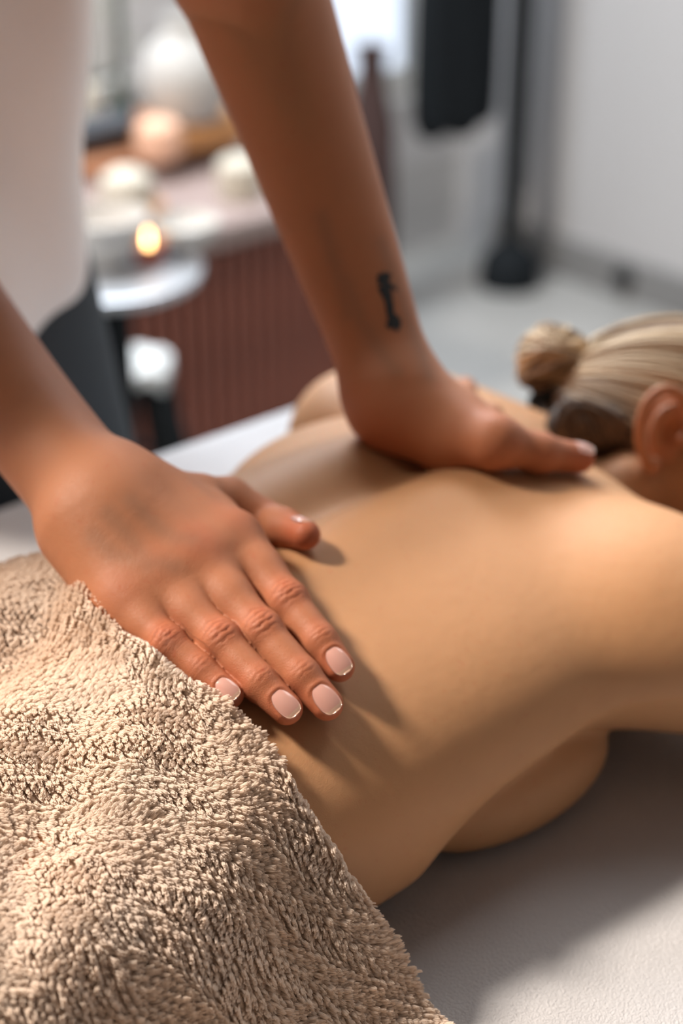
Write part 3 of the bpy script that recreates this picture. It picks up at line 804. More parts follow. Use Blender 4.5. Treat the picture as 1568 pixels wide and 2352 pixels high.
dh = np.linalg.norm(bv - HC, axis=1); r1[:len(bv)] = np.clip((.14 - dh) / .08, 0, 1) * .18
attr(me, 'red', r1); attr(me, 'vein', np.zeros(len(allv)))
me.materials.append(M['client_skin']); client.data = me; bpy.data.meshes.remove(old)
# hair
def hair_mat():
    m, nt, b = new_mat('hair'); N = nt.nodes; L = nt.links
    at = N.new('ShaderNodeAttribute'); at.attribute_name = 'tone'
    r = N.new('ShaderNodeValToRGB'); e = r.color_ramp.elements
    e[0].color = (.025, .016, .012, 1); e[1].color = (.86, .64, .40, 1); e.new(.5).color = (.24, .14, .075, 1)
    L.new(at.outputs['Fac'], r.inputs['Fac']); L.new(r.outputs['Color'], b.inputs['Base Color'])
    b.inputs['Roughness'].default_value = .55; b.inputs['Specular IOR Level'].default_value = .35
    return m
M['hair'] = hair_mat()
rng = np.random.default_rng(5)
tie = P(1296, 905, .985); bun_c = P(1272, 832, .985)
def strands(paths, rad, tones, name, parent, nseg=5):
    vs, fs, tn = [], [], []
    for pth, r, t in zip(paths, rad, tones):
        n = len(pth); tg = np.gradient(pth, axis=0); tg /= np.maximum(np.linalg.norm(tg, axis=1, keepdims=True), 1e-9)
        a = np.cross(tg, H_o); a /= np.maximum(np.linalg.norm(a, axis=1, keepdims=True), 1e-9); b = np.cross(tg, a)
        base = len(vs) * 0 + sum(len(x) for x in vs)
        for k in range(nseg):
            pass
        ang = np.arange(nseg) * 2 * np.pi / nseg
        rr = r * np.clip(np.minimum(np.arange(n) + 1, n - np.arange(n)) / 2.5, .3, 1)
        ring = pth[:, None] + (a[:, None] * np.cos(ang)[None, :, None] + b[:, None] * np.sin(ang)[None, :, None]) * rr[:, None, None]
        vs.append(ring.reshape(-1, 3)); tn.append(np.full(n * nseg, t))
        i = np.arange(n - 1)[:, None] * nseg + np.arange(nseg)[None]; j = np.arange(n - 1)[:, None] * nseg + (np.arange(nseg)[None] + 1) % nseg
        fs.append(np.stack([i, j, j + nseg, i + nseg], -1).reshape(-1, 4) + base)
    me = mesh_np(name, np.concatenate(vs), np.concatenate(fs)); attr(me, 'tone', np.concatenate(tn))
    return link(name, me, parent, M['hair'])
tdir = (HR3 @ (tie - HC)) / SK; tdir /= np.linalg.norm(tdir)
paths, rad, tones = [], [], []
# hairline: forehead over the crown, behind the ear and round the nape
for i in range(900):
    t = rng.random()
    th = -2.0 + t * 3.9                                # angle round the ear axis side
    sgn = 1 if rng.random() < .75 else -1
    if t < .35:   # nape and behind the ear
        u = t / .35; d0 = np.array([-.50 + .05 * u, -.62 + .75 * u * .6, (.70 - .1 * u)])
    else:         # above the ear to the forehead
        u = (t - .35) / .65; d0 = np.array([-.30 + 1.0 * u, -.05 + .62 * min(1, u * 1.3), (.95 - .55 * u)])
    d0 = d0 + rng.normal(0, .05, 3); d0[2] *= sgn; d0 /= np.linalg.norm(d0)
    om = math.acos(np.clip(d0 @ tdir, -1, 1)); ts = np.linspace(0, 1, 14)
    dirs = (np.sin((1 - ts) * om)[:, None] * d0 + np.sin(ts * om)[:, None] * tdir) / math.sin(om)
    lift = 1.035 + .055 * np.sin(ts * np.pi) * rng.random() + .012 * rng.normal()
    p = HC + (dirs * SK * lift[:, None]) @ HR3
    p[-3:] = p[-3:] * .5 + tie * .5; p[-1] = tie + rng.normal(0, .004, 3)
    paths.append(p); rad.append(.0011 + .0009 * rng.random())
    crown = np.clip((d0[1] + .15) / .5, 0, 1)
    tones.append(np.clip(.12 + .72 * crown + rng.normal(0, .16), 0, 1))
# bun: coils
for i in range(260):
    a0 = rng.random() * 6.28; ax = unit(bun_c - tie + rng.normal(0, .006, 3)); x_ = unit(np.cross(ax, H_o)); y_ = np.cross(ax, x_)
    lat = rng.uniform(-1.0, 1.3); ts = np.linspace(0, 2.4, 12) + a0
    R_ = .0200 + rng.normal(0, .0010)
    lat_s = lat + .35 * np.sin(ts * .7)
    p = bun_c + ax * (R_ * np.sin(lat_s))[:, None] + (x_ * np.cos(ts)[:, None] + y_ * np.sin(ts)[:, None]) * (R_ * np.cos(lat_s))[:, None]
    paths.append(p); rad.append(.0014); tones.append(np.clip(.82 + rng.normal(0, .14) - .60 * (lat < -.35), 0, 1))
for i in range(70):                                   # loose ends at the left of the bun
    s0 = bun_c + rng.normal(0, .006, 3); im_left = -H_f
    e0 = P(rng.uniform(1182, 1235), rng.uniform(785, 880), .985); mid = (s0 + e0) / 2 + np.array([0, 0, .014])
    ts = np.linspace(0, 1, 10)[:, None]; p = s0 * (1 - ts) ** 2 + 2 * mid * ts * (1 - ts) + e0 * ts ** 2
    paths.append(p); rad.append(.0012); tones.append(np.clip(.85 + rng.normal(0, .1), 0, 1))
# (under-layer)
gc = Grid(HC - .125, HC + .125, .003).apply([Ell(HC, SK * 1.03, HR3, k=.01), Cut(Ell(hp(.078, -.05, 0), (.075, .085, .12), HR3, k=.01), .01),
      Cut(Cone(hp(-.02, -.075, .02), hp(-.08, -.115, .0), .040, .06, k=.0), .01), Cut(Cone(hp(-.025, -.03, .075), hp(.04, -.03, .075), .036, .036, k=0), .008),
      Cone(hp(-.055, -.015, .005), P(1318, 985, .935), .034, .016, k=.02), Cone(hp(-.055, -.015, .005), P(1400, 985, .935), .030, .010, k=.02),
      Ell(bun_c, (.0185,) * 3, k=.004), Cone(tie, bun_c, .012, .012, k=.006), Cone(HC * .35 + tie * .65, tie, .022, .013, k=.012)])
cap_prims = [Ell(HC, SK * 1.03, HR3, k=.01), Cone(hp(-.055, -.015, .005), P(1318, 985, .935), .034, .016, k=.02), Cone(hp(-.055, -.015, .005), P(1400, 985, .935), .030, .010, k=.02)]
for i in range(330):                                  # short hair combed up from the nape
    u = rng.random(); s0 = np.array([1275 + 165 * u, 1000 + 45 * rng.random() - 30 * u]); e0 = np.array([1296, 912.]); pth = []
    for t in np.linspace(0, 1, 9):
        q_ = s0 * (1 - t) + e0 * t + np.array([18 * math.sin(t * 3.14) * (u - .2), -10 * math.sin(t * 3.14)])
        tt_s = np.linspace(.80, 1.05, 110); d_ = evalf(cap_prims, (CAM + ray(*q_) * tt_s[:, None]).astype(np.float32)); j = int(np.argmax(d_ < .009)) if (d_ < .009).any() else int(np.argmin(d_))
        pth.append(CAM + ray(*q_) * tt_s[j])
    paths.append(np.array(pth)); rad.append(.0009); tones.append(np.clip(.22 + rng.normal(0, .13), 0, .6))
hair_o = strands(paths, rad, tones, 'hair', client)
cv, cq = gc.mesh(); cq = fix_winding(cv, cq)
me = mesh_np('scalp_hair', cv, cq)
rel_ = (cv - HC) @ HR3.T / SK
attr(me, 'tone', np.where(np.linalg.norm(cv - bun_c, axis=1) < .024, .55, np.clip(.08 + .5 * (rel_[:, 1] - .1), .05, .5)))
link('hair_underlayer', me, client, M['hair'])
b = MB(); ring = []
axt = unit(bun_c - tie); xx = unit(np.cross(axt, H_o)); yy = np.cross(axt, xx)
b.tube([tie + axt * .001 + (xx * math.cos(a) + yy * math.sin(a)) * .0165 for a in np.linspace(0, 2 * math.pi, 25)], .0055, 10)
M['black'] = plain('black', (.007, .010, .013), .75)
tag(b.build('hair_tie', M['black'], client), 'black hair tie')
log('client done')

# ------------------------------------------------------------------ the beige towel over the hips
res = .004
tx = np.arange(-.84, -.06, res); ty = np.arange(-.98, .52, res)
zc = np.full((len(tx), len(ty)), TT)
gx = np.clip(np.round((tx - g.lo[0]) / g.h).astype(int), 1, g.n[0] - 2); gy = np.clip(np.round((ty - g.lo[1]) / g.h).astype(int), 1, g.n[1] - 2)
colm = g.a[np.ix_(gx, gy, np.arange(g.n[2]))]; ins = colm < 0
top = np.where(ins.any(2), g.lo[2] + g.h * (g.n[2] - 1 - np.argmax(ins[:, :, ::-1], 2)), TT)
outside = (tx < g.lo[0]) | (tx > g.lo[0] + g.h * (g.n[0] - 1)); top[outside] = TT
z = np.maximum(top, TT)
ulnar = [Cone(HR['W'] * .30 + HR['mcp']['p'] * .70, HR['mcp']['p'], .012, .0105, k=.01), Cone(HR['mcp']['p'], HR['pip']['p'], .0095, .0075, k=.003), Cone(HR['pip']['p'], HR['dip']['p'], .0070, .0062, k=.003), Cone(HR['dip']['p'], HR['tip']['p'], .006, .0055, k=.003)]
hc = np.stack(np.meshgrid(tx, ty, indexing='ij'), -1); zs_ = np.arange(.80, .97, .002)
hm = (np.abs(hc[..., 0] - HR['pip']['p'][0]) < .12) & (np.abs(hc[..., 1] - HR['pip']['p'][1]) < .12)
pp_ = np.concatenate([np.repeat(hc[hm][:, None], len(zs_), 1), np.broadcast_to(zs_[None, :, None], (hm.sum(), len(zs_), 1))], -1)
in_ = evalf(ulnar, pp_.astype(np.float32)) < .0
tz_ = np.where(in_.any(1), zs_[len(zs_) - 1 - np.argmax(in_[:, ::-1], 1)], TT); z[hm] = np.maximum(z[hm], tz_)
for _ in range(40):                                                  # cloth spans from the hip to the table instead of hugging the side
    zn = z.copy(); sl = res * 1.5
    zn[1:] = np.maximum(zn[1:], z[:-1] - sl); zn[:-1] = np.maximum(zn[:-1], z[1:] - sl); zn[:, 1:] = np.maximum(zn[:, 1:], z[:, :-1] - sl); zn[:, :-1] = np.maximum(zn[:, :-1], z[:, 1:] - sl)
    z = zn
def blur(a, n):
    for _ in range(n):
        p = np.pad(a, 1, mode='edge'); a = (p[:-2, 1:-1] + p[2:, 1:-1] + p[1:-1, :-2] + p[1:-1, 2:] + 4 * a) / 8
    return a
zd = blur(z, 8)
def hz(x, y):
    fx = np.clip((x - tx[0]) / res, 0, len(tx) - 1.001); fy = np.clip((y - ty[0]) / res, 0, len(ty) - 1.001); i = fx.astype(int); j = fy.astype(int); u = fx - i; w = fy - j
    return zd[i, j] * (1 - u) * (1 - w) + zd[i + 1, j] * u * (1 - w) + zd[i, j + 1] * (1 - u) * w + zd[i + 1, j + 1] * u * w
def folds(x, y):
    f = .0045 * np.sin((y - .1) * 46 + (x + .4) * 38) * np.exp(-((y - .16) / .12) ** 2) + .0025 * np.sin(x * 63 - y * 29 + 1.0) + .0015 * np.sin(x * 110 + y * 90)
    return f
TH_T = .0075
def htow(x, y): return hz(x, y) + TH_T + .009 * np.clip((.20 - y) / .10, 0, 1) + folds(x, y) * np.clip((.36 - y) / .1, .25, 1)
epx = [(140, 1290), (175, 1345), (215, 1395), (285, 1468), (380, 1526), (468, 1588), (540, 1650), (590, 1700), (636, 1754), (700, 1850), (760, 1950), (810, 2030), (850, 2090), (895, 2165), (930, 2230), (970, 2300), (1000, 2352)]
epts = []
for x, y in epx:
    r_ = ray(x, y); t = np.linspace(.35, 1.1, 3000); p = CAM + r_ * t[:, None]
    d = p[:, 2] - htow(p[:, 0], p[:, 1]); i = np.argmax(d < 0); epts.append(p[i])
epts = np.array(epts)
log('towel edge', np.round(epts, 3).tolist())
o_ = np.argsort(epts[:, 0]); ex, ey = epts[o_, 0], epts[o_, 1]
d0 = (ey[1] - ey[0]) / max(1e-3, ex[1] - ex[0])
ex = np.concatenate([[-.80, -.66, ex[0] - .03], ex, [ex[-1] + .06, -.10]]); ey = np.concatenate([[ey[0] - .055, ey[0] - .03, ey[0] - .004], ey, [ey[-1] + .012, ey[-1] + .02]])
ns_, nt_ = 340, 360
sx_ = np.linspace(-.80, -.10, ns_); sy_ = np.interp(sx_, ex, ey); sy_ = np.convolve(np.pad(sy_, 4, mode='edge'), np.ones(9) / 9, 'valid')
tt_ = np.linspace(0, 1, nt_) ** 1.35 * .85
X2 = np.repeat(sx_[:, None], nt_, 1); Y2 = sy_[:, None] - tt_[None]
Z2 = htow(X2, Y2)
# rounded hem rows that turn under
hem = [(.0015, -.0016), (.0022, -.0040), (.0012, -.0064)]
Xh = np.stack([sx_] * 3, 1); Yh = np.stack([sy_ + a for a, _ in hem], 1); Zh = np.stack([Z2[:, 0] + c for _, c in hem], 1)
X2 = np.concatenate([Xh[:, ::-1], X2], 1); Y2 = np.concatenate([Yh[:, ::-1], Y2], 1); Z2 = np.concatenate([Zh[:, ::-1], Z2], 1)
tvv = np.stack([X2, Y2, Z2], -1).reshape(-1, 3); nn = X2.shape[1]
idx = np.arange(ns_ * nn).reshape(ns_, nn)
q = np.stack([idx[:-1, :-1], idx[:-1, 1:], idx[1:, 1:], idx[1:, :-1]], -1).reshape(-1, 4)
fz = np.cross(tvv[q[0, 1]] - tvv[q[0, 0]], tvv[q[0, 2]] - tvv[q[0, 0]])
me = mesh_np('towel', tvv, q[:, ::-1] if fz[2] < 0 and False else q)
towel = link('towel', me, None, M['towel'])
nz = np.array([p.normal.z for p in list(me.polygons)[5000:5050]]).mean()
if nz < 0: me.flip_normals()
tag(towel, 'thick fluffy beige towel draped over the hips of the person lying down', 'towel')
# pile: bent tufts leaning together in small locks
def pile(NT, seed, keepf):
    rg = np.random.default_rng(seed)
    u = rg.uniform(-.80, -.10, NT * 4); w = rg.uniform(-.14, .50, NT * 4)
    e = np.interp(u, sx_, sy_); zz = htow(u, w)
    return u, w, e, zz
NTRY = 2600000
u, w, e, zz = pile(NTRY // 4, 3, None)
rel3 = np.stack([u, w, zz - CZ], -1)
xc = rel3[:, 0] * _en[0] + rel3[:, 1] * _eh[0]; yc = rel3[:, 0] * _en[1] + rel3[:, 1] * _eh[1]; dpt = yc * _c - rel3[:, 2] * _s; upc = yc * _s + rel3[:, 2] * _c
pxx = 784 + F * xc / dpt; pyy = 1176 - F * upc / dpt
inside_f = (pxx > -60) & (pxx < 1100) & (pyy > 1200) & (pyy < 2420)
ok = (w < e + .0012) & (inside_f | ((pxx > -1500) & (pxx < 1400) & (pyy < 3600) & (np.random.default_rng(4).random(len(u)) < .30)))
u, w, zz = u[ok], w[ok], zz[ok]
log('tuft candidates', len(u)); NT = min(len(u), 330000); u, w, zz = u[:NT], w[:NT], zz[:NT]
eps = .003
nxn = -(htow(u + eps, w) - htow(u - eps, w)) / (2 * eps); nyn = -(htow(u, w + eps) - htow(u, w - eps)) / (2 * eps)
nrm_ = np.stack([nxn, nyn, np.ones(NT)], -1); nrm_ /= np.linalg.norm(nrm_, axis=1, keepdims=True)
base = np.stack([u, w, zz], -1) - nrm_ * .0008
rg = np.random.default_rng(9)
ang = .25 + .7 * np.sin(u * 85 + 1.3 * np.sin(w * 60)) + .5 * np.sin(w * 110 + u * 50) + .45 * np.sin(u * 290 - w * 240)
lean = np.stack([np.cos(ang), np.sin(ang), np.zeros(NT)], -1); lean -= nrm_ * (lean * nrm_).sum(1, keepdims=True)
cell = .0026
ci = np.floor(u / cell + .5 * np.floor(w / cell)).astype(int); cj = np.floor(w / cell).astype(int)
def hsh(a, b, k): x = np.sin(a * 127.1 + b * 311.7 + k * 74.7) * 43758.5453; return x - np.floor(x)
sxp = (ci - .5 * np.floor(w / cell) + 1.0 * hsh(ci, cj, 1)) * cell; syp = (cj + 1.0 * hsh(ci, cj, 2)) * cell
clump = np.stack([sxp - u, syp - w, np.zeros(NT)], -1)
Ln = (.0034 + .0012 * hsh(ci, cj, 3) + .0006 * rg.random(NT))[:, None]
tipv = base + nrm_ * Ln * .80 + lean * Ln * .62 + clump * .46 + rg.normal(0, .00025, (NT, 3))
midv = base + nrm_ * Ln * .58 + lean * Ln * .20 + clump * .30
hc_ = bpy.data.hair_curves.new('pile'); hc_.add_curves([4] * NT)
pp4 = np.stack([base, base * .35 + midv * .65 + nrm_ * .0002, midv * .55 + tipv * .45, tipv], 1)
hc_.attributes['position'].data.foreach_set('vector', pp4.astype(np.float32).ravel())
r0 = (.00030 + .00010 * rg.random(NT)) * np.where(inside_f[ok][:NT], 1.0, 1.5)
ra = hc_.attributes.get('radius') or hc_.attributes.new('radius', 'FLOAT', 'POINT')
ra.data.foreach_set('value', (r0[:, None] * np.array([1.0, 1.0, .95, .45])).astype(np.float32).ravel())
hc_.materials.append(M['pile'])
pl = bpy.data.objects.new('pile', hc_); COL.objects.link(pl); pl.parent = towel; pl['kind'] = 'stuff'
log('pile', NT)

# ------------------------------------------------------------------ the room
M['floor'] = plain('floor', (.36, .36, .35), .28, var=.10, scale=2.2)
M['wall'] = plain('wall', (.46, .458, .465), .85, var=.02, scale=1.5)
M['trim'] = plain('trim', (.20, .20, .20), .6)
def brick_wall():
    m, nt, b = new_mat('painted_brick'); N = nt.nodes; L = nt.links
    tc = N.new('ShaderNodeTexCoord'); mp = N.new('ShaderNodeMapping'); mp.inputs['Rotation'].default_value = (math.radians(90), 0, math.radians(90))
    L.new(tc.outputs['Object'], mp.inputs[0]); br = N.new('ShaderNodeTexBrick'); br.inputs['Scale'].default_value = 4.0
    br.inputs['Color1'].default_value = (.62, .62, .63, 1); br.inputs['Color2'].default_value = (.54, .54, .54, 1); br.inputs['Mortar'].default_value = (.50, .50, .50, 1)
    L.new(mp.outputs[0], br.inputs['Vector']); L.new(br.outputs['Color'], b.inputs['Base Color']); b.inputs['Roughness'].default_value = .8
    bp = N.new('ShaderNodeBump'); bp.inputs['Distance'].default_value = .01; L.new(br.outputs['Fac'], bp.inputs['Height']); bp.invert = True
    L.new(bp.outputs['Normal'], b.inputs['Normal']); return m
M['brick'] = brick_wall()
def struct(name, b, m): o = b.build(name, m, None, smooth=False); o['kind'] = 'structure'; return o
X0, X1, Y0, Y1, ZT = -2.62, 2.2, -2.4, 2.62, 2.7
M['far_wall'] = plain('far_wall', (.16, .14, .13), .9)
b = MB(); b.box((X0 - .1, Y0 - .1, -.1), (X1 + .1, Y1 + .1, 0)); struct('floor', b, M['floor'])
b = MB(); b.box((X0 - .1, Y0 - .1, ZT), (X1 + .1, Y1 + .1, ZT + .1)); struct('ceiling', b, M['far_wall'])
b = MB(); b.box((X0 - .1, Y1, 0), (X1 + .1, Y1 + .1, ZT)); struct('wall_head', b, M['wall'])
b = MB(); b.box((X1, Y0, 0), (X1 + .1, Y1, ZT)); struct('wall_right', b, M['far_wall'])
b = MB(); b.box((X0 - .1, Y0 - .1, 0), (X1 + .1, Y0, ZT)); struct('wall_foot', b, M['far_wall'])
WY0, WY1, WZ0, WZ1 = 0.5, 1.74, .50, 2.2
VY0, VY1, VZ0 = 2.02, 2.56, .34
b = MB(); b.box((X0 - .1, Y0, 0), (X0, Y1, VZ0)); b.box((X0 - .1, Y0, WZ1), (X0, Y1, ZT)); b.box((X0 - .1, Y0, VZ0), (X0, WY0, WZ1)); b.box((X0 - .1, WY0, VZ0), (X0, WY1, WZ0)); b.box((X0 - .1, WY1, VZ0), (X0, VY0, WZ1)); b.box((X0 - .1, VY1, VZ0), (X0, Y1, WZ1))
struct('wall_back', b, M['brick'])
b = MB(); b.box((X0 + .12, Y1 - .018, 0), (X1, Y1, .085), .003); struct('baseboard_head', b, M['trim'])
M['frame'] = plain('frame', (.5, .5, .48), .5)
wr_ = empty('window_1', (X0, 0, 0)); wr_['kind'] = 'structure'
def at_parent(o): o.location = -o.parent.location; return o
b = MB()
for lo_, hi_ in (((X0 - .08, WY0, WZ0), (X0 - .02, WY0 + .06, WZ1)), ((X0 - .08, WY1 - .06, WZ0), (X0 - .02, WY1, WZ1)), ((X0 - .075, WY0 + .06, WZ0), (X0 - .025, WY1 - .06, WZ0 + .06)), ((X0 - .075, WY0 + .06, WZ1 - .06), (X0 - .025, WY1 - .06, WZ1)), ((X0 - .072, 1.22, WZ0 + .06), (X0 - .028, 1.28, WZ1 - .06))): b.box(lo_, hi_, .004)
at_parent(b.build('window_frame', M['frame'], wr_))
def glass():
    m, nt, b = new_mat('glass'); b.inputs['Roughness'].default_value = .0; b.inputs['Transmission Weight'].default_value = 1; b.inputs['IOR'].default_value = 1.05; b.inputs['Base Color'].default_value = (.95, .97, 1, 1); return m
M['glass'] = glass()
for ya, yb in ((WY0 + .06, 1.22), (1.28, WY1 - .06)):
    b = MB(); b.box((X0 - .053, ya, WZ0 + .06), (X0 - .047, yb, WZ1 - .06)); at_parent(b.build('pane', M['glass'], wr_))
b = MB(); b.box((X0 - .10, WY0 - .03, WZ0 - .03), (X0 + .02, WY1 + .03, WZ0), .004); at_parent(b.build('window_sill', M['frame'], wr_))
wr2 = empty('window_2', (X0, 0, 0)); wr2['kind'] = 'structure'
b = MB()
for lo_, hi_ in (((X0 - .08, VY0, VZ0), (X0 - .02, VY0 + .05, WZ1)), ((X0 - .08, VY1 - .05, VZ0), (X0 - .02, VY1, WZ1)), ((X0 - .075, VY0 + .05, VZ0), (X0 - .025, VY1 - .05, VZ0 + .05)), ((X0 - .075, VY0 + .05, WZ1 - .05), (X0 - .025, VY1 - .05, WZ1))): b.box(lo_, hi_, .004)
o = b.build('window_frame', M['frame'], wr2); o.location = (-X0, 0, 0)
b = MB(); b.box((X0 - .053, VY0 + .05, VZ0 + .05), (X0 - .047, VY1 - .05, WZ1 - .05)); o = b.build('pane', M['glass'], wr2); o.location = (-X0, 0, 0)
# pale house front across the street, seen through the window
M['outside'] = plain('outside', (.80, .80, .77), .9)
b = MB(); b.box((-6.2, -3, -.1), (-6.0, 7, 3.5)); 
o = b.build('wall_outside', M['outside'], None, smooth=False); o['kind'] = 'structure'

# cabinet against the back wall
M['cab'] = plain('cab', (.25, .080, .052), .45, var=.15, scale=9)
M['counter'] = plain('counter', (.32, .25, .235), .5, var=.1)
M['wood'] = plain('wood', (.36, .16, .08), .5, var=.2, scale=12)
cab = empty('cabinet', (-2.2, 1.05, 0), 0, 'low cabinet with a ribbed red-brown front and a pale top against the back wall', 'cabinet')
cy0, cy1 = .35, 1.69
def cb(name, lo_, hi_, mat, bev=.003):
    b = MB(); b.box(lo_, hi_, bev); return at_parent(b.build(name, mat, cab))
cb('body', (-2.56, cy0, .0), (-1.922, cy1, .432), M['cab'])
cb('worktop', (-2.58, cy0 - .01, .432), (-1.90, cy1 + .01, .47), M['counter'], .005)
sw = .0255; n_s = int((cy1 - cy0) / sw)
sm = None
for i in range(n_s):
    if sm is None:
        b = MB(); b.box((-1.922, cy0 + .002, .035), (-1.910, cy0 + .0195, .428), .003); o = at_parent(b.build('slat', M['cab'], cab)); sm = o.data
    else:
        o = bpy.data.objects.new('slat', sm); COL.objects.link(o); o.parent = cab; o.location = -cab.location + Vector((0, i * sw, 0))
# wooden tray on the cabinet
def on(px, py, z=.47): return PZ(px, py, z)
def obj1(name, mb, mat, label, cat, group=None): return tag(mb.build(name, mat), label, cat, group)
p = on(370, 385)
b = MB(); x_ = p[0]; b.box((x_ - .22, p[1] - .42, .4705), (x_, p[1] + .16, .500), .006); obj1('wooden_board', b, M['wood'], 'long reddish wooden board lying on the back of the ribbed cabinet', 'board')
BZ = .5005
M['slate'] = plain('slate', (.075, .085, .10), .9, bump=.001)
M['peach'] = plain('peach', (.78, .48, .34), .8); M['amber'] = plain('amber', (.55, .27, .10), .6); M['white'] = plain('white', (.48, .475, .46), .6)
M['cream'] = plain('cream', (.54, .50, .42), .6); M['silver'] = plain('silver', (.50, .52, .55), .38, .85)
# rolled slate towel
c = on(262, 350, BZ); b = MB()
for k, (dz, dx) in enumerate(((.026, 0), )):
    prof = []
    b.lathe([(.0, -.075), (.020, -.074), (.026, -.068), (.0265, 0), (.026, .068), (.020, .074), (.0, .075)], (c[0] - .03, c[1] - .02, BZ + .0265), 28, (0, 1, 0))
b.tube([(c[0] - .002, c[1] - .09, BZ + .040), (c[0] - .002, c[1] + .05, BZ + .040)], .004, 8)
obj1('rolled_towel', b, M['slate'], 'dark slate grey rolled towel on the wooden board at its left end', 'towel')
c = on(385, 372, BZ); b = MB()
b.lathe([(.010, 0), (.030, .002), (.036, .016), (.036, .040), (.032, .054), (.020, .062), (.0, .064)], (c[0] - .02, c[1], BZ), 28)
obj1('salt_lamp', b, M['peach'], 'rounded peach coloured stone on the wooden board beside the dark rolled towel', 'stone')
c = on(470, 345, BZ); b = MB()
b.box((c[0] - .10, c[1] - .075, BZ), (c[0] - .0, c[1] + .12, BZ + .038), .006)
obj1('wooden_box', b, M['amber'], 'flat honey coloured wooden box under the big white vase', 'box')
b = MB(); vz = BZ + .0385
b.lathe([(.030, 0), (.052, .006), (.068, .040), (.070, .075), (.058, .112), (.034, .135), (.028, .150), (.034, .158), (.027, .158), (.022, .146), (.0, .02)], (c[0] - .05, c[1] + .005, vz), 36)
obj1('white_vase', b, M['white'], 'big round white vase standing on the honey coloured box', 'vase')
c = on(290, 275, BZ + .0); c = on(285, 330, BZ); b = MB()
b.lathe([(.036, 0), (.042, .004), (.042, .080), (.038, .086), (.038, .080), (.030, .078), (.0, .078)], (c[0] - .070, c[1] - .045, BZ), 32)
obj1('white_jar', b, M['cream'], 'cream white jar behind the dark rolled towel in front of the window', 'jar')
c = on(222, 345, BZ); b = MB()
b.lathe([(.016, 0), (.018, .004), (.018, .075), (.008, .090), (.007, .110), (.010, .112), (.010, .128), (.0, .130)], (c[0] - .07, c[1] - .025, BZ), 24)
obj1('amber_bottle', b, M['amber'], 'slim amber brown bottle at the left end of the wooden board', 'bottle')
c = on(362, 340, BZ)
vt = empty('vase_of_twigs', (c[0] - .10, c[1], BZ), 0, 'dark green stemmed plant rising before the window', 'plant')
M['green'] = plain('green', (.05, .075, .06), .6); M['leaf'] = plain('leaf', (.35, .38, .30), .6)
b = MB(); b.lathe([(.018, 0), (.022, .004), (.024, .04), (.016, .06), (.014, .06), (.012, .05), (0, .01)], (0, 0, 0), 20); b.build('pot', M['green'], vt)
b = MB(); b.tube([(0, 0, .02), (.003, .004, .12), (-.002, .010, .24), (.004, .016, .36)], [.009, .008, .007, .005]); b.build('stem', M['green'], vt)
for i in range(9):
    a = i * 2.4; z_ = .14 + i * .025; b = MB(); L_ = .055
    dirv = Vector((math.cos(a), math.sin(a), .6)).normalized(); sd = Vector((-math.sin(a), math.cos(a), 0))
    o0 = Vector((0, .010 * z_ / .24, z_)); pts = []
    for t, wv in ((0, .001), (.3, .012), (.65, .011), (1, .001)):
        for s_ in (-1, 0, 1): pts.append(o0 + dirv * L_ * t + sd * wv * s_ + Vector((0, 0, -.02 * t * t + .003 * abs(s_))))
    b.add(pts, [(r * 3 + k, r * 3 + k + 1, r * 3 + k + 4, r * 3 + k + 3) for r in range(3) for k in range(2)])
    b.build('leaf', M['leaf'], vt)
# white bowls on the worktop
c = on(296, 512, .4705); b = MB()
b.lathe([(.026, 0), (.030, .003), (.048, .016), (.054, .026), (.050, .027), (.040, .018), (.0, .012)], (c[0], c[1], .4705), 32)
obj1('amber_dish', b, M['amber'], 'shallow amber wooden dish on the worktop behind the burning candle', 'dish')
b = MB(); b.lathe([(.012, 0), (.030, .004), (.040, .022), (.041, .036), (.034, .056), (.018, .066), (.0, .068)], (c[0], c[1], .4705 + .0135), 32)
obj1('round_candle', b, M['cream'], 'round cream white candle sitting in the amber dish', 'candle')
c = on(552, 452, .4705); b = MB()
b.lathe([(.030, 0), (.034, .003), (.036, .030), (.034, .052), (.024, .060), (.0, .061)], (c[0], c[1], .4705), 32)
obj1('pillar_candle', b, M['cream'], 'short thick white candle near the right end of the worktop', 'candle')
M['maroon'] = plain('maroon', (.055, .028, .026), .6)
fvp = PX(852, 320, -2.40); b = MB()
b.lathe([(.030, 0), (.045, .02), (.052, .20), (.046, .38), (.028, .46), (.026, .50), (.034, .53), (.028, .53), (.022, .50), (.0, .30)], (-2.40, float(fvp[1]), .0005), 28)
obj1('floor_vase', b, M['maroon'], 'tall dark maroon floor vase beyond the right end of the cabinet', 'vase')

# round side table with tray, candle, bowls
st = empty('side_table', (-1.55, 1.00, 0), 0, 'small round silver topped side table with a black column', 'table')
b = MB(); b.lathe([(.0, .585), (.098, .585), (.104, .590), (.106, .600), (.102, .601), (.099, .594), (.0, .593)], (0, 0, 0), 48); b.build('tray_top', M['silver'], st)
b = MB(); b.tube([(0, 0, .02), (0, 0, .586)], .022, 16); b.build('column', M['black'], st)
b = MB(); b.lathe([(.0, .0), (.10, .0), (.10, .012), (.03, .022), (.0, .022)], (0, 0, 0), 36); b.build('base', M['black'], st)
TZ = .5945
M['candle_glass'] = plain('candle_glass', (.35, .07, .03), .25)
p = PZ(343, 597, TZ)
cd = empty('tea_light', (p[0], p[1], TZ), 0, 'small burning tea light in a red glass on the silver table', 'candle')
b = MB(); b.lathe([(.014, 0), (.018, .003), (.020, .022), (.0185, .022), (.0165, .006), (.0, .005)], (0, 0, 0), 28); b.build('cup', M['candle_glass'], cd)
b = MB(); b.lathe([(.0, .005), (.0160, .0055), (.0162, .014), (.0, .0135)], (0, 0, 0), 24); b.build('wax', M['cream'], cd)
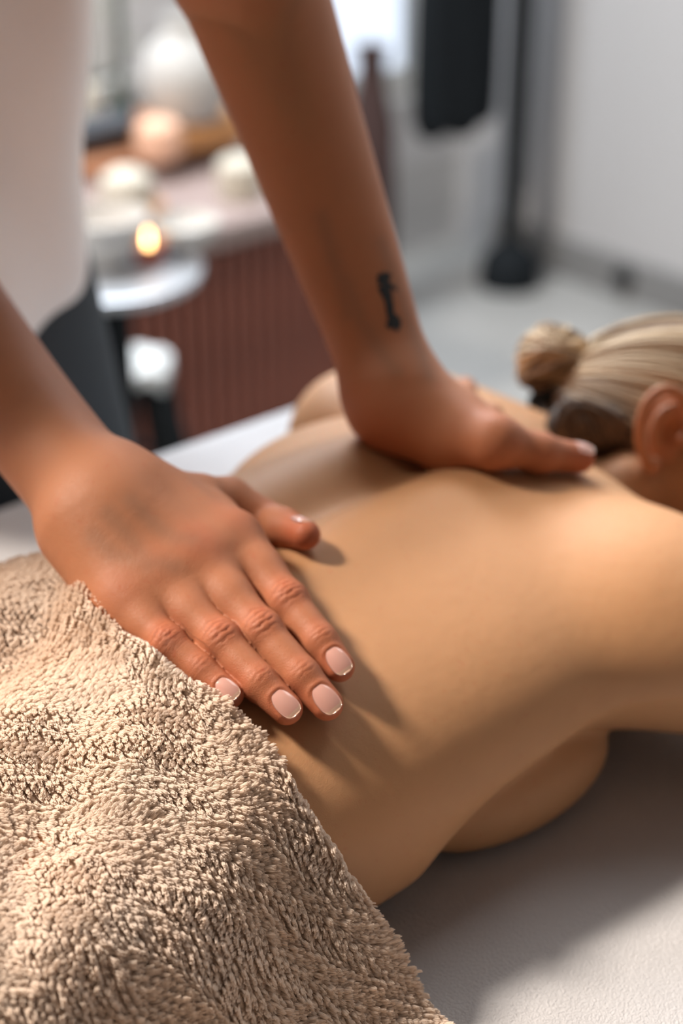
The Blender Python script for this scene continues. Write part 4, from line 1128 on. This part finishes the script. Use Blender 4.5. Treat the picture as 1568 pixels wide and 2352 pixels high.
fm, nt, bb = new_mat('flame'); bb.inputs['Emission Color'].default_value = (1, .58, .24, 1); bb.inputs['Emission Strength'].default_value = 15; bb.inputs['Base Color'].default_value = (0, 0, 0, 1)
b = MB(); b.lathe([(.0, .0135), (.0024, .017), (.0034, .022), (.0026, .029), (.0012, .035), (.0, .038)], (0, 0, 0), 14); b.build('flame', fm, cd)
p = PZ(428, 575, TZ); b = MB()
b.lathe([(.014, 0), (.016, .002), (.034, .020), (.040, .036), (.038, .037), (.030, .020), (.0, .006)], (p[0], p[1], TZ), 32)
obj1('small_bowl', b, M['white'], 'small white bowl on the silver table right of the tea light', 'bowl')
p = PZ(245, 600, TZ); b = MB()
b.lathe([(.020, 0), (.024, .002), (.044, .030), (.052, .056), (.049, .057), (.040, .030), (.0, .008)], (p[0], p[1], TZ), 36)
obj1('white_bowl', b, M['white'], 'larger white bowl on the silver table left of the tea light', 'bowl')
b = MB(); b.lathe([(.0, .0), (.012, .004), (.016, .014), (.012, .024), (.0, .028)], (p[0] + .004, p[1] - .002, TZ + .0135), 20)
obj1('peach_soap', b, M['peach'], 'peach coloured ball inside the larger white bowl', 'ball')

# black stool with a white cloth
sp = PX(312, 835, -1.75)
stz = float(sp[2])
stl = empty('stool', (-1.75, float(sp[1]), 0), 0, 'black stool with splayed legs under the white cloth', 'stool')
b = MB(); b.lathe([(.0, stz - .03), (.036, stz - .03), (.040, stz - .024), (.040, stz - .005), (.036, stz), (.0, stz)], (0, 0, 0), 32); b.build('seat', M['black'], stl)
for a in range(4):
    an = a * math.pi / 2 + .45; b = MB(); b.tube([(.030 * math.cos(an), .030 * math.sin(an), stz - .02), (.125 * math.cos(an), .115 * math.sin(an), .0)], .019, 10); b.build('leg', M['black'], stl)
b = MB(); rr = .066
b.tube([(rr * math.cos(t), rr * math.sin(t), .22) for t in np.linspace(0, 2 * math.pi, 33)], .006, 8); b.build('foot_ring', M['black'], stl)
M['cloth'] = plain('cloth', (.62, .66, .68), .9, bump=.001)
nr, na = 10, 48; vs = []; fs = []
for r in range(nr):
    for a in range(na):
        t = 2 * math.pi * a / na; rad0 = .042 * r / (nr - 1) * (1.0 + .06 * math.sin(5 * t)); zz_ = stz + .008 + .004 * math.sin(3 * t + r)
        if r > 6: rad0 = .0425 + .003 * math.sin(6 * t) ; zz_ = stz + .008 - (r - 6) * (.007 + .004 * math.sin(2 * t + 1) + .002 * math.sin(7 * t))
        vs.append((-1.75 + rad0 * math.cos(t), float(sp[1]) + rad0 * math.sin(t), zz_))
for r in range(nr - 1):
    for a in range(na): fs.append((r * na + a, r * na + (a + 1) % na, (r + 1) * na + (a + 1) % na, (r + 1) * na + a))
b = MB(); b.add(vs, fs); o = obj1('white_cloth', b, M['cloth'], 'crumpled white cloth draped over the black stool', 'cloth')
md = o.modifiers.new('s', 'SOLIDIFY'); md.thickness = .004

# coat stand with a black garment
pf = PZ(1168, 655, 0.0)
cs = empty('coat_stand', (float(pf[0]), float(pf[1]), 0), 0, 'dark metal coat stand with a heavy black foot near the corner', 'coat stand')
M['dkmetal'] = plain('dkmetal', (.016, .018, .020), .6)
b = MB(); b.lathe([(.0, .0), (.062, .0), (.066, .01), (.060, .06), (.040, .085), (.022, .095), (.0, .095)], (0, 0, 0), 32); b.build('foot', M['black'], cs)
b = MB(); b.tube([(0, 0, .09), (.0, .0, 1.75)], .0240, 16); b.build('pole', M['dkmetal'], cs)
b = MB(); b.tube([(0, 0, 1.62), (-.05, -.12, 1.68), (-.06, -.26, 1.66)], .009, 10); b.build('arm', M['dkmetal'], cs)
b = MB(); b.tube([(0, 0, 1.66), (.10, .03, 1.72), (.16, .05, 1.70)], .009, 10); b.build('arm', M['dkmetal'], cs)
ga = PX(1080, 300, float(pf[0]) - .05)
gr = [];
gw = .075; gz0 = float(ga[2])
class Gm:
    lo = np.array([-9, -9, -9.]); hi = np.array([9, 9, 9.]); k = 0
    def op(s, d, p): return (d + .006 * np.sin(p[..., 1] * 70 + p[..., 2] * 6)).astype(np.float32)
gx_, gy_ = float(ga[0]), float(ga[1]) - .045
gg = Grid((gx_ - .12, gy_ - .20, gz0 - .06), (gx_ + .12, gy_ + .24, 1.68), .010).apply([Cone((gx_, gy_ + o_y, gz0 + .035 + .01 * abs(o_y) * 10), (gx_, gy_ + o_y * .8, 1.46), .040, .05, k=.02) for o_y in (-.055, -.018, .02, .055)] + [
     Cone((gx_, gy_ + .07, 1.5), (gx_, gy_ + .105, .66), .06, .035, k=.03, flat=((1, 0, 0), .6)), Cone((gx_, gy_ - .03, 1.45), (gx_, gy_ + .02, 1.62), .08, .03, k=.04), Gm()])
a_, b_ = gg.mesh(); o = link('black_robe', mesh_np('black_robe', a_, fix_winding(a_, b_)), None, M['black']); tag(o, 'black robe hanging from the coat stand', 'robe')
# (no rug)
c = PY(1430, 700, 2.6); b = MB(); b.lathe([(.0, 0), (.022, 0), (.022, .012), (.012, .030), (.0, .032)], (float(c[0]), 2.602, .05), 20, (0, -1, 0)); obj1('door_stop', b, M['dkmetal'], 'small dark round door stop on the grey baseboard', 'door stop')
for k_ in ('black', 'dkmetal'): M[k_].node_tree.nodes['Principled BSDF'].inputs['Specular IOR Level'].default_value = .2
log('done')
